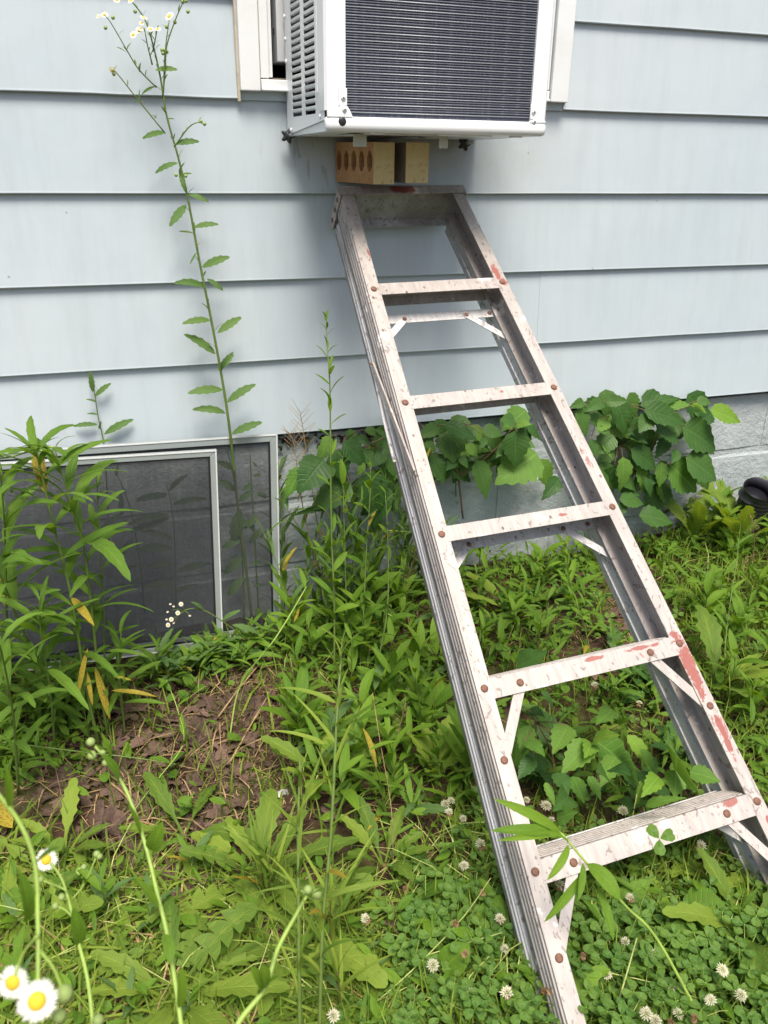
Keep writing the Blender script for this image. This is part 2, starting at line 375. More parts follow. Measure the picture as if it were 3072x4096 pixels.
# =================================================================== HOUSE
EX = 0.2032
house = thing('house', 'pale blue house wall in wide lap siding above painted blocks', 'house', (0.8, 0.1, -1.2))
HO = Vector((0.8, 0.1, -1.2)); HM = Matrix.Translation(-HO)
def hobj(mb, name, mat, parent=None, **k):
    if parent is None: parent = house
    return mb.obj(name, mat, parent, mtx=HM if parent is house else None, **k)
WX0, WX1 = 0.425, 1.165               # window opening
def board(x0, x1, k, dz=0.0, dy=0.0):
    z0 = EX*k+dz; z1 = EX*(k+1)+0.004
    prof = [(0.014+dy, z0+0.002), (0.011+dy, z0), (0.0+dy, z0), (-0.0012+dy, z0+0.002), (-0.0006+dy, z0+0.006), (0.0122+dy, z1), (0.016+dy, z1)]
    mb = MB(); n = 24; L = x1-x0; g = random.Random(int(k*31+x0*100))
    vs = []; wob = [g.uniform(-.0006, .0006) for _ in range(n+1)]
    for i in range(n+1):
        x = x0+L*i/n
        for y, z in prof: vs.append((x, y, z+wob[i]))
    m = len(prof)
    fs = [(i*m+j, (i+1)*m+j, (i+1)*m+(j+1) % m, i*m+(j+1) % m) for i in range(n) for j in range(m)]
    fs += [tuple(range(m)), tuple(n*m+j for j in range(m-1, -1, -1))]
    mb.add(vs, fs); return hobj(mb, 'siding_board', M['siding'])
XL, XR = -3.0, 5.0
SEAM = {-3: None, -2: 1.203, -1: None, 0: 2.36, 1: -0.9, 2: None, 3: 2.5}
for k in range(-3, 7):
    cuts = [XL, XR] if not SEAM.get(k) else [XL, SEAM[k], XR]
    for a, b in zip(cuts[:-1], cuts[1:]):
        first = a == XL
        if 1 <= k <= 5:                # boards stop at the window casing
            for c, d in ((a, min(b, 0.378)), (max(a, 1.222), b)):
                if d-c > 0.02: board(c, d, k, 0 if first else 0.0015, 0 if first else -0.0012)
            if k == 1 and first: 
                pass
        else: board(a, b, k, 0 if first else 0.0015, 0 if first else -0.0012)
mb = MB(); mb.box((0.376, 0.003, 0.2035), (1.226, 0.016, 0.232)); hobj(mb, 'siding_filler', M['siding'])
mb = MB(); mb.box((XL, 0.026, -0.62), (WX0, 0.10, 1.45)); mb.box((WX1, 0.026, -0.62), (XR, 0.10, 1.45)); mb.box((WX0, 0.026, -0.62), (WX1, 0.10, 0.205)); mb.box((WX0, 0.026, 1.22), (WX1, 0.10, 1.45))
hobj(mb, 'wall_sheathing', M['dark'])
# eave and roof far above the picture
mb = MB(); mb.prism([(-0.02, 1.45), (-0.02, 1.49), (3.4, 3.1), (3.4, 3.05)], XL, XR, lambda p, q, h: (h, p, q)); hobj(mb, 'roof', M['dark'])
# foundation of painted blocks
found = MB(); found.box((XL, 0.0375, -1.6), (XR, 0.2, -0.628)); found = hobj(found, 'foundation_wall', M['block'])
g = random.Random(5)
for row, (z0, z1) in enumerate(((-0.822, -0.640), (-1.025, -0.830), (-1.228, -1.033), (-1.43, -1.236))):
    x = XL + (0.128 if row % 2 else -0.075)
    while x < XR:
        a, b = max(x+0.0035, XL), min(x+0.3965, XR)
        if b-a > 0.03:
            top = z1
            mb = MB(); e = g.uniform(0, 0.003); nn = 5
            px = [a+(b-a)*i/nn for i in range(nn+1)]
            vs, fs = [], []
            for i, xx in enumerate(px):
                for (yy, zz) in ((0.0385, z0+g.uniform(-.003, .003)), (0.0345+e, z0+0.004+g.uniform(0, .004)), (0.031+e, z0+0.012), (0.031+e, top-0.012), (0.0345+e, top-0.004-g.uniform(0, .004)), (0.0385, top+g.uniform(-.003, .003))):
                    ed = 0.003 if i in (0, nn) and yy < 0.045 else 0
                    vs.append((xx, yy+ed, zz))
            for i in range(nn):
                for j in range(5): fs.append((i*6+j, (i+1)*6+j, (i+1)*6+j+1, i*6+j+1))
            fs += [tuple(range(5, -1, -1)), tuple(nn*6+j for j in range(6))]
            mb.add(vs, fs); o = mb.obj('block', M['block'], found)
        x += 0.40
# crumbled mortar bed at the top of the foundation
mb = MB(); g = random.Random(11)
for i in range(70):
    x = g.uniform(0.44, 0.78); z = -0.632-abs(g.gauss(0, 0.018)); y = 0.026+g.uniform(-.006, .012); r = g.uniform(.004, .013)
    vs = [Vector((x, y, z))+Vector((g.gauss(0, 1), g.gauss(0, .6), g.gauss(0, .7))).normalized()*r for _ in range(6)]
    mb.add(vs, [(0, 1, 2), (0, 2, 3), (0, 3, 4), (1, 2, 5), (2, 3, 5), (3, 4, 5), (4, 0, 1), (4, 1, 5)])
o = hobj(mb, 'broken_mortar', M['soil']); o['kind'] = 'stuff'

# window around the unit
win = MB(); win.box((WX0-0.004, 0.13, 0.21), (WX1+0.004, 0.135, 1.2)); win = hobj(win, 'window', M['dark'])
def wobj(mb, name, mat, **k): return mb.obj(name, mat, win, **k)
for (x0, x1, lab) in ((0.378, 0.4235, 'l'), (1.1735, 1.222, 'r')):
    mb = MB(); mb.box((x0, -0.022, 0.2215), (x1, 0.02, 1.22)); wobj(mb, 'casing', M['trim'], bevel=0.002)
mb = MB(); mb.box((0.378, -0.022, 1.223), (1.222, 0.02, 1.28)); wobj(mb, 'casing', M['trim'], bevel=0.002)
mb = MB(); mb.box((0.4265, -0.016, 0.2275), (1.1705, 0.05, 0.2465)); mb.box((0.4265, -0.024, 0.2225), (1.1705, 0.02, 0.2275)); wobj(mb, 'sill', M['trim'], bevel=0.0015)
mb = MB(); mb.box((0.435, 0.012, 0.2467), (1.16, 0.128, 0.252)); wobj(mb, 'sill_board', M['wood'])
for x0, x1 in ((0.4265, 0.4465), (1.1505, 1.1705)):
    mb = MB(); mb.box((x0, -0.012, 0.249), (x1, 0.05, 1.22)); wobj(mb, 'jamb', M['trim'], bevel=0.0015)
for x0, x1 in ((0.449, 0.4565), (1.1395, 1.147)):
    mb = MB(); mb.box((x0, 0.0, 0.2525), (x1, 0.05, 1.22)); wobj(mb, 'track', M['trim'])
mb = MB(); mb.tube([(0.3765, -0.003, 0.2 + 0.05*i) for i in range(22)], 0.0045, n=5); wobj(mb, 'caulk_bead', M['caulk']); mb = MB(); mb.tube([(0.425, -0.008, 0.2225+0.05*i) for i in range(20)], 0.0022, n=5)
wobj(mb, 'caulk_bead', M['caulk'])
mb = MB(); mb.tube([(1.2235, -0.003, 0.222 + 0.05*i) for i in range(20)], 0.0035, n=5); wobj(mb, 'caulk_bead', M['caulk'])

mb = MB(); mb.box((0.448, 0.055, 0.53), (1.149, 0.085, 0.57)); mb.box((0.448, 0.055, 0.5705), (0.488, 0.085, 1.2)); mb.box((1.109, 0.055, 0.5705), (1.149, 0.085, 1.2)); wobj(mb, 'sash_frame', M['trim'])
mb = MB(); mb.box((0.4885, 0.066, 0.5705), (1.1085, 0.070, 1.2)); wobj(mb, 'pane', M['glass'])
# =================================================================== AIR CONDITIONER
AX0, AX1, AYF, AYB = 0.487, 0.981, -0.35, 0.11
AZ0, AZ1 = 0.131, 0.52
ac = thing('air_conditioner', 'white window air conditioner with black coil grille above the ladder', 'air conditioner', (0.73, -0.15, AZ0))
ACM = Matrix.Translation(-Vector((0.73, -0.15, AZ0)))
def aobj(mb, name, mat, parent=None, **k):
    return mb.obj(name, mat, ac if parent is None else parent, mtx=ACM if parent is None else None, **k)
# inner chassis
mb = MB(); mb.box((AX0+0.05, -0.30, 0.16), (AX1-0.02, 0.0, 0.50)); aobj(mb, 'chassis', M['dark'])
mb = MB(); mb.box((0.470, 0.004, 0.285), (0.99, 0.10, 0.50)); aobj(mb, 'inner_sleeve', M['zinc'], bevel=0.002)
mb = MB()
for z in (0.345, 0.352): mb.lathe([(0.004, 0), (0.003, 0.002)], (0.4685, 0.03, z), 'x', 8)
aobj(mb, 'sleeve_rivet', M['dark'])
mb = MB(); mb.box((AX0-0.0005, AYF-0.0005, AZ1), (AX1+0.0005, -0.004, AZ1+0.004)); aobj(mb, 'top_panel', M['ac'], bevel=0.0015)
# left side panel with two columns of slots; louvres are real gaps
YB, YF = -0.005, -0.338
cols = [(-0.062, -0.152), (-0.180, -0.270)]
def zb(y): return 0.131 + (0.1545-0.131)*(y-YB)/(YF-YB)     # its lower edge rises to the front
rows = [0.168+0.0138*i for i in range(25)]
mb = MB(); T = 0.0015
def plate(y0, y1, z0a, z0b, z1):     # y0 > y1
    mb.prism([(y0, z0a), (y1, z0b), (y1, z1), (y0, z1)], AX0, AX0+T, lambda p, q, h: (h, p, q))
plate(YB, cols[0][0], zb(YB), zb(cols[0][0]), AZ1); plate(cols[0][1], cols[1][0], rows[0], rows[0], AZ1); plate(cols[1][1], YF, zb(cols[1][1]), zb(YF), AZ1)
plate(cols[0][0], cols[1][1], zb(cols[0][0]), zb(cols[1][1]), rows[0])
plate(cols[0][0], cols[0][1], rows[-1], rows[-1], AZ1); plate(cols[1][0], cols[1][1], rows[-1], rows[-1], AZ1)
aobj(mb, 'side_panel', M['ac'])
sp = ac.children[-1] if ac.children else None
lv = MB(); lv.prism([(0, 0), (0.0016, 0.0010), (0.0075, -0.0045), (0.0065, -0.0068), (0.0012, -0.0050)], 0, -0.090, lambda p, q, h: (p, h, q)); lvm = lv.mesh('louver', M['ac'])
side = [o for o in COL.objects if o.name.startswith('side_panel')][0]
for (ya, yb) in cols:
    for z in rows[1:]:
        link('louver', lvm, side, mtx=Matrix.Translation(Vector((AX0-0.0008, ya, z+0.0005))))
# things seen through the slots
mb = MB(); mb.tube([(AX0+0.03, -0.235, 0.16), (AX0+0.026, -0.235, 0.25), (AX0+0.03, -0.24, 0.33), (AX0+0.03, -0.228, 0.5)], 0.0065, n=8)
mb.tube([(AX0+0.035, -0.20, 0.17), (AX0+0.03, -0.215, 0.5)], 0.004, n=8); aobj(mb, 'copper_tube', M['copper'], smooth=True)
# raised pressing beside the slots, front corner wrap and posts
mb = MB(); mb.box((AX0-0.0022, -0.296, 0.205), (AX0, -0.286, AZ1)); aobj(mb, 'pressed_rib', M['ac'], bevel=0.0015)
mb = MB(); mb.prism([(AX0-0.0018, -0.312), (AX0-0.0018, -0.346), (AX0+0.003, AYF-0.001), (0.5285, AYF-0.001), (0.5285, AYF+0.012), (0.5265, AYF+0.012), (0.5265, AYF+0.001), (AX0+0.004, AYF+0.001), (AX0, -0.345), (AX0, -0.312)], 0.1715, AZ1, lambda p, q, h: (p, q, h))
aobj(mb, 'corner_post', M['ac'])
mb = MB(); mb.prism([(0.9445, AYF+0.012), (0.9445, AYF-0.001), (AX1-0.003, AYF-0.001), (AX1+0.0018, -0.346), (AX1+0.0018, -0.005), (AX1, -0.005), (AX1, -0.345), (AX1-0.004, AYF+0.001), (0.9465, AYF+0.001), (0.9465, AYF+0.012)], 0.160, AZ1, lambda p, q, h: (p, q, h))
aobj(mb, 'corner_post', M['ac'])
for x0, x1, z0, z1 in ((0.513, 0.531, 0.180, 0.212), (0.942, 0.957, 0.166, 0.196)):
    mb = MB(); mb.box((x0, AYF-0.0042, z0), (x1, AYF-0.0012, z1)); aobj(mb, 'post_tab', M['ac'], bevel=0.002)
# condenser coil: dark finned core and bright tubes
mb = MB(); mb.box((0.526, AYF+0.006, 0.155), (0.947, AYF+0.03, AZ1)); coil = aobj(mb, 'condenser_coil', M['coil'])
tb = MB(); tb.tube([(0.5275, 0, 0), (0.9445, 0, 0)], 0.0013, n=6); tbm = tb.mesh('coil_tube', M['tubing'], True)
rb = MB(); rb.prism([(-.0022, 0), (0, -.0016), (.0022, 0)], 0.5275, 0.9445, lambda p, q, h: (h, q, p)); rbm = rb.mesh('fin_ridge', M['coil'])
for i in range(26):
    z = 0.1695+0.0142*i
    link('coil_tube', tbm, coil, mtx=Matrix.Translation((0, AYF+0.0045, z)))
    for q in (0.0048, 0.0094): link('fin_ridge', rbm, coil, mtx=Matrix.Translation((0, AYF+0.0055, z+q)))
# bottom pan: rolled front lip with raised corners
def lip():
    prof = [(AYF+0.012, 0.1335), (AYF+0.003, 0.1325), (AYF-0.004, 0.1345), (AYF-0.008, 0.140), (AYF-0.009, 0.147), (AYF-0.0075, 0.154), (AYF-0.004, 0.1585), (AYF, 0.161), (AYF+0.004, 0.161), (AYF+0.012, 0.150)]
    xs = [AX0-0.001, AX0+0.002, AX0+0.008] + list(np.linspace(0.51, 0.965, 12)) + [AX1-0.008, AX1-0.002, AX1+0.001]
    sc = [0.0, 0.7, 1.0] + [1]*12 + [1.0, 0.7, 0.0]
    vs = []; m = len(prof)
    for x, s in zip(xs, sc):
        for (y, z) in prof: vs.append((x, (AYF+0.004)+(y-AYF-0.004)*(0.55+0.45*s), 0.1475+(z-0.1475)*(0.72+0.28*s)))
    n = len(xs)
    fs = [(i*m+j, (i+1)*m+j, (i+1)*m+(j+1) % m, i*m+(j+1) % m) for i in range(n-1) for j in range(m)] + [tuple(range(m)), tuple((n-1)*m+j for j in range(m-1, -1, -1))]
    return MB().add(vs, fs)
aobj(lip(), 'bottom_pan', M['ac'], smooth=True)
for sgn, pts in ((0, [(0.4885, 0.159), (0.4885, 0.1735), (0.512, 0.1735), (0.5155, 0.1800), (0.531, 0.1795), (0.5365, 0.172), (0.543, 0.159)]),
                 (1, [(0.9795, 0.159), (0.9795, 0.163), (0.962, 0.1655), (0.955, 0.1655), (0.9425, 0.1635), (0.938, 0.158)])):
    mb = MB(); mb.prism(pts if not sgn else pts, AYF-0.0062, AYF-0.002, lambda p, q, h: (p, h, q)); aobj(mb, 'pan_corner', M['ac'], bevel=0.0015)
mb = MB(); mb.prism([(AYF+0.01, 0.1335), (-0.005, 0.1285), (-0.005, 0.150), (AYF+0.01, 0.158)], AX0+0.004, AX1-0.004, lambda p, q, h: (h, p, q))
mb.box((0.60, -0.30, 0.1305), (0.75, -0.24, 0.1325)); aobj(mb, 'pan_floor', M['ac'])
mb = MB()
for x, y, w_ in ((0.60, -0.335, 0.012), (0.80, -0.335, 0.06), (0.92, -0.335, 0.012)):
    mb.box((x-w_, y-0.008, 0.1295), (x+w_, y+0.010, 0.1326))
aobj(mb, 'pan_emboss', M['ac'], bevel=0.001)
def screw(x, y, z, axis, sgn=1):
    mb = MB(); mb.lathe([(0.0052, 0), (0.0050, 0.0012), (0.0036, 0.0028), (0.0012, 0.0034)], (x, y, z), axis, 12) if axis == 'y' else mb.lathe([(0.0048, 0), (0.0046, -0.0012), (0.0034, -0.0026), (0.001, -0.0032)], (x, y, z), axis, 12)
    s_ = aobj(mb, 'screw', M['ac'], smooth=True)
    if axis == 'y':
        c = MB(); c.box((x-.0022, y-.0040, z-.0005), (x+.0022, y-.0034, z+.0005)); c.box((x-.0005, y-.0040, z-.0022), (x+.0005, y-.0034, z+.0022)); c.obj('cross_slot', M['dark'], s_)
screw(0.5226, AYF-0.0042, 0.1945, 'y'); screw(0.5245, AYF-0.0062, 0.1735, 'y'); screw(0.9495, AYF-0.0042, 0.1805, 'y'); screw(0.951, AYF-0.0062, 0.1615, 'y')
for y, z in ((-0.309, 0.1615), (-0.045, 0.1415), (-0.012, 0.285), (-0.010, 0.33), (-0.008, 0.375)): screw(AX0-0.0002, y, z, 'x')
mb = MB(); mb.lathe([(0.0085, 0), (0.0082, 0.002), (0.006, 0.003), (0.001, 0.0032)], (0.5193, AYF-0.0070, 0.1515), 'y', 18); aobj(mb, 'rubber_plug', M['black'], smooth=True)
def star_knob(c):
    mb = MB(); c = Vector(c); n = 30
    vs = []
    for h, s in ((-0.006, 0.8), (-0.004, 1.0), (0.004, 1.0), (0.006, 0.8)):
        for j in range(n):
            q = 2*math.pi*j/n; r = (0.0135+0.0038*math.cos(5*q))*s
            vs.append(c+Vector((r*math.cos(q), h, r*math.sin(q))))
    fs = [(i*n+j, i*n+(j+1) % n, (i+1)*n+(j+1) % n, (i+1)*n+j) for i in range(3) for j in range(n)] + [tuple(range(n-1, -1, -1)), tuple(range(3*n, 4*n))]
    mb.add(vs, fs); k = aobj(mb, 'star_knob', M['black'], smooth=True)
    b = MB(); b.tube([c+Vector((0.004, -0.004, 0.002)), c+Vector((0.016, -0.02, 0.004))], 0.004, n=10); b.obj('bolt', M['zinc'], k, smooth=True)
star_knob((0.4815, -0.03, 0.1285)); star_knob((0.925, -0.05, 0.119))
for x0, x1 in ((0.560, 0.589), (0.755, 0.775)):
    mb = MB(); mb.box((x0, -0.30, 0.1275), (x1, -0.17, 0.1305)); mb.box((x0, -0.30, 0.106), (x1, -0.298, 0.1275)); aobj(mb, 'support_bracket', M['green_steel'])

# =================================================================== BRICKS
def brick(name_label, x0, x1, y0, z0, z1, rz, slots):
    W, L, Hh = x1-x0, 0.197, z1-z0
    r = thing('brick', name_label, 'brick', group='bricks wedged on the ladder top', mtx=Matrix.Translation((x0, y0, z0)) @ Matrix.Rotation(rz, 4, 'Z'))
    mb = MB()
    # body: a slab whose left face carries sunk slots, built as a frame round each slot
    if slots:
        d = 0.012; ny = 5; cell = L/ny; sw, z_a, z_b = 0.0125, 0.026, Hh-0.018
        zz = [0, z_a, z_b, Hh]
        for i in range(ny):
            a, b = i*cell, (i+1)*cell; m_ = (a+b)/2
            mb.box((0, a, 0), (d, b, z_a)); mb.box((0, a, z_b), (d, b, Hh)); mb.box((0, a, z_a), (d, m_-sw, z_b)); mb.box((0, m_+sw, z_a), (d, b, z_b))
            for sg in (1, -1):      # rounded slot ends
                zc = z_a if sg > 0 else z_b
                for s2 in (1, -1):
                    mb.prism([(m_+s2*sw, zc), (m_+s2*sw*0.25, zc), (m_+s2*sw, zc+sg*0.012)] if s2*sg > 0 else [(m_+s2*sw, zc), (m_+s2*sw, zc+sg*0.012), (m_+s2*sw*0.25, zc)], 0, d, lambda p, q, h: (h, p, q))
        mb.box((d, 0, 0), (W*0.45, L, Hh))
        o = mb.obj('core_face', M['brick_o'], r)
        mb = MB(); mb.box((W*0.45, 0.0003, 0), (W, L, Hh)); mb.obj('body', M['brick_o'], r)
        mb = MB(); mb.box((0.0, -0.0012, 0.0), (W, -0.0001, Hh)); mb.obj('front_face', M['brick_y'], r)
        mb = MB()
        for i in range(ny): mb.box((d-0.0008, (i+.5)*cell-sw, z_a), (d-0.0004, (i+.5)*cell+sw, z_b))
        mb.obj('slot_floor', M['wood'], r)
    else:
        mb.box((0, 0, 0), (W, L, Hh)); mb.obj('body', M['stem_dry'] if 0 else M['wood'], r)  # sides painted dark as if shaded; only the front face is buff
        mb = MB(); mb.box((0.0, -0.0014, 0), (W, -0.0001, Hh)); mb.obj('front_face', M['brick_y'], r, bevel=0.0)
    return r
brick('buff brick with a row of five slots showing, standing on the ladder top', 0.638, 0.691, -0.20, 0.029, 0.117, R(10), True)
brick('plain buff brick to the right of the slotted one, under the unit', 0.715, 0.773, -0.20, 0.032, 0.118, R(6), False)
# =================================================================== LADDER
LS = 0.303
LO = Vector((0.75416, -0.33478, -0.18043)); LD = Vector((0.03383, -0.7638, -0.64457)); LL = Vector((0.99934, 0.03415, 0.01198))
LD.normalize(); LN = LL.cross(LD).normalized(); LL = LD.cross(LN).normalized()     # LN points back into the ladder's depth
LM = Matrix(((LL.x, LD.x, LN.x, LO.x), (LL.y, LD.y, LN.y, LO.y), (LL.z, LD.z, LN.z, LO.z), (0, 0, 0, 1)))
ladder = thing('step_ladder', 'folded aluminium stepladder splashed with red paint leaning on the house', 'ladder', mtx=LM)
def hw(b): return 0.1595+0.0165*b/LS
def lobj(mb, name, mat, parent=None, **k): return mb.obj(name, mat, ladder if parent is None else parent, **k)
FW, DEP = 0.0145, 0.062
def channel(sgn, b0, b1, off, c0, c0b, fw, dep, t, ribs):
    """C channel along the ladder, open towards its middle; off = outer edge relative to hw"""
    o = off; prof = [(o, 0)]
    if ribs:
        c = 0.006
        while c < dep-0.010:
            prof += [(o, c), (o+0.0022, c+0.0015), (o+0.0022, c+0.006), (o, c+0.0075)]; c += 0.0128
    if c0 > 0.01: prof += [(o, dep), (o-2*fw, dep), (o-2*fw, dep*0.62), (o-2*fw-0.003, dep*0.60), (o-2*fw-0.003, dep*0.52), (o-2*fw, dep*0.50), (o-2*fw, 0)]
    else: prof += [(o, dep), (o-2*fw, dep), (o-2*fw, dep-t), (o-t, dep-t), (o-t, t), (o-2*fw, t), (o-2*fw, 0)]
    mb = MB(); n = len(prof); vs = []; ks = 10
    for i in range(ks+1):
        b = b0+(b1-b0)*i/ks; cc = c0+(c0b-c0)*i/ks
        for p, q in prof: vs.append((sgn*(hw(b)+p), b, cc+q))
    fs = []
    for i in range(ks):
        for j in range(n):
            f = (i*n+j, i*n+(j+1) % n, (i+1)*n+(j+1) % n, (i+1)*n+j); fs.append(f if sgn > 0 else f[::-1])
    fs += [tuple(range(n)) if sgn < 0 else tuple(range(n-1, -1, -1)), tuple(ks*n+j for j in (range(n-1, -1, -1) if sgn < 0 else range(n)))]
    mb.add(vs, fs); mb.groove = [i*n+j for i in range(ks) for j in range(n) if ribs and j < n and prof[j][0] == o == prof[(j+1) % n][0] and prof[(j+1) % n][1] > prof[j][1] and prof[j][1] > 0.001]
    return mb
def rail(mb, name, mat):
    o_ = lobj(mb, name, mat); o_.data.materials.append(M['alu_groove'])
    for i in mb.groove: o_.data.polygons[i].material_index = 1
def rivet(a, b, c, r=0.0078, mat='rivet'):
    r *= 0.88; mb = MB(); mb.lathe([(r, 0), (r, -0.0012), (r*0.72, -0.0028), (r*0.25, -0.0034)], (a, b, c), 'z', 14); lobj(mb, 'rivet', M[mat], smooth=True)
for s in (-1, 1):
    rail(channel(s, -0.286, 1.50, FW, 0, 0, FW, DEP, 0.0028, True), 'front_rail', M['alu'])
    rail(channel(s, -0.270, 1.43, FW-0.001, DEP+0.0065, DEP+0.022, 0.011, 0.040, 0.0022, True), 'rear_rail', M['alu_grey'])
    mb = MB(); b = 1.50; mb.box((s*(hw(b)+FW+0.003)-0.002, b-0.05, -0.003), (s*(hw(b)+FW+0.003)+0.002, b+0.02, DEP)); mb.box((s*hw(b)-0.018, b+0.002, -0.003), (s*hw(b)+0.018, b+0.018, DEP)); lobj(mb, 'foot', M['black'])
# steps: ribbed tread between two lips
TC, TS = math.cos(R(15)), math.sin(R(15))
for k in range(5):
    b = k*LS; wdt = hw(b)-FW+0.006; fl = 0.033 if k < 3 else 0.037; td = 0.072
    base = lambda x, h, e: (x, b-0.016 - h*TS + e*TC, 0.001 + h*TC + e*TS)      # h: depth of the tread, e: below the tread
    mb = MB()
    poly = [(0.0, fl), (0.0022, fl), (0.0022, 0.0022)]
    poly += [(td-0.0022, 0.0022), (td-0.0022, 0.022), (td, 0.022), (td, 0)]
    h = td-0.006
    while h > 0.006:
        poly += [(h, 0), (h-0.0012, -0.0014), (h-0.0048, -0.0014), (h-0.006, 0)]; h -= 0.0102
    poly += [(0.0, 0.0)]
    # front lip lies in the ladder plane
    def f(p, q, x): 
        if p <= 0.0023 and q > 0.003: return (x, b-0.016+q, -0.0008+p)
        return base(x, p, q)
    mb.prism(poly[::-1], -wdt, wdt, f); lobj(mb, 'step', M['alu'])
    for s in (-1, 1): rivet(s*hw(b), b, -0.0005, 0.0080)
    if k >= 3:
        for s in (-1, 1):
            i = hw(b)-FW-0.055
            rivet(s*i, b+0.004, -0.0012, 0.0078)
            b2 = b+0.125; a0, a1 = i, hw(b2)-0.002
            mb = MB(); A0, A1 = Vector((s*a0, b+0.010, 0.006)), Vector((s*a1, b2, 0.006)); d_ = (A1-A0).normalized(); pr = Vector((-d_.y, d_.x, 0))*0.0095
            e0, e1 = A0-d_*0.006, A1+d_*0.004
            mb.prism([(p.x, p.y) for p in (e0+pr, e1+pr, e1-pr, e0-pr)], 0.0035, 0.0065, lambda p, q, h: (p, q, h)); lobj(mb, 'step_brace', M['alu'])
            rivet(s*hw(b2), b2, -0.0005, 0.0078)
    if k >= 4:
        pass
# top cap: lip, plate and side cheeks
w0 = hw(-0.29)+FW+0.003
mb = MB(); mb.box((-w0-0.004, -0.3125, -0.003), (w0+0.004, -0.2865, -0.0005)); lobj(mb, 'cap_lip', M['alu'])
mb = MB(); mb.box((-w0, -0.3120, 0.0), (w0, -0.3095, 0.105)); mb.box((-w0, -0.3095, 0.1025), (w0, -0.286, 0.105)); lobj(mb, 'cap_plate', M['alu_grey'])
for s in (-1, 1):
    mb = MB(); mb.box((s*(w0+0.001)-0.0012, -0.3090, 0.0005), (s*(w0+0.001)+0.0012, -0.281, 0.105)); ck = lobj(mb, 'cap_cheek', M['alu'])
    for c in (0.022, 0.052, 0.085):
        q = MB(); q.lathe([(0.006, 0), (0.006, s*0.0012), (0.003, s*0.0026)], (s*(w0+0.0023), -0.295, c), 'x', 10); q.obj('rivet', M['rivet'], ck, smooth=True)
# rear horizontals with their diagonal straps
CR = DEP+0.030
for (b, kk) in ((0.02, 1), (0.592, 1), (1.175, 1)):
    cr = CR-0.022+0.0155*b/1.5; wd = hw(b)-0.004
    mb = MB(); mb.prism([(0.0, 0.0), (0.0, 0.024), (0.0018, 0.024), (0.0018, 0.0018), (0.020, 0.0018), (0.020, 0.0)], -wd, wd, lambda p, q, h: (h, b+q, cr-0.0018+p)); lobj(mb, 'rear_crossbar', M['alu_grey'])
    for s in (-1, 1):
        rivet(s*(wd-0.016), b+0.013, cr-0.0022, 0.006)
        rivet(s*(wd-0.078), b+0.015, cr-0.0045, 0.006)
        A0, A1 = Vector((s*(wd-0.078), b+0.015, 0)), Vector((s*(wd+0.006), b+0.092, 0)); d_ = (A1-A0).normalized(); pr = Vector((-d_.y, d_.x, 0))*0.008
        pts = []
        for (c_, sg) in ((A1, 1), (A0, -1)):
            for j in range(7):
                t = -math.pi/2+math.pi*j/6; pts.append(c_+d_*(sg*math.cos(t)*0.009)+pr*(sg*math.sin(t)))
        mb = MB(); mb.prism([(p.x, p.y) for p in pts], cr-0.0042, cr-0.0022, lambda p, q, h: (p, q, h)); lobj(mb, 'rear_brace', M['alu_grey'])
        rivet(s*(wd+0.006), b+0.092, cr-0.0045, 0.006)
# folded spreader on the outside of the left rails
mb = MB(); x = -hw(0.4)-FW-0.010
def lz(u, v, a):                        # point on a plane of constant a
    M_ = LM.inverted(); o = M_ @ CAM; d = M_.to_3x3() @ ray(u, v); t = (a-o.x)/d.x; return o+d*t
p0 = lz(803, 788, -hw(0.15)-FW-0.010); p1 = lz(892, 1022, -hw(0.42)-FW-0.016)
d_ = (p1-p0).normalized(); n_ = Vector((0, -d_.z, d_.y)).normalized()*0.0075
mb.add([p0+n_, p1+n_, p1-n_, p0-n_]+[q+Vector((0.004, 0, 0)) for q in (p0+n_, p1+n_, p1-n_, p0-n_)], [(0, 3, 2, 1), (4, 5, 6, 7), (0, 1, 5, 4), (1, 2, 6, 5), (2, 3, 7, 6), (3, 0, 4, 7)])
lobj(mb, 'spreader_bar', M['alu'])
q0 = lz(812, 822, -hw(0.15)-FW-0.009); q1 = lz(851, 995, -hw(0.42)-FW-0.009)
mb = MB(); mb.tube([q0, q0.lerp(q1, 0.5)+Vector((0, 0, 0.006)), q1, q1+Vector((0, 0.006, -0.004))], 0.0035, n=6); lobj(mb, 'spreader_bar', M['alu_grey'], smooth=True)
rivet(p0.x, p0.y, p0.z-0.003, 0.005); 

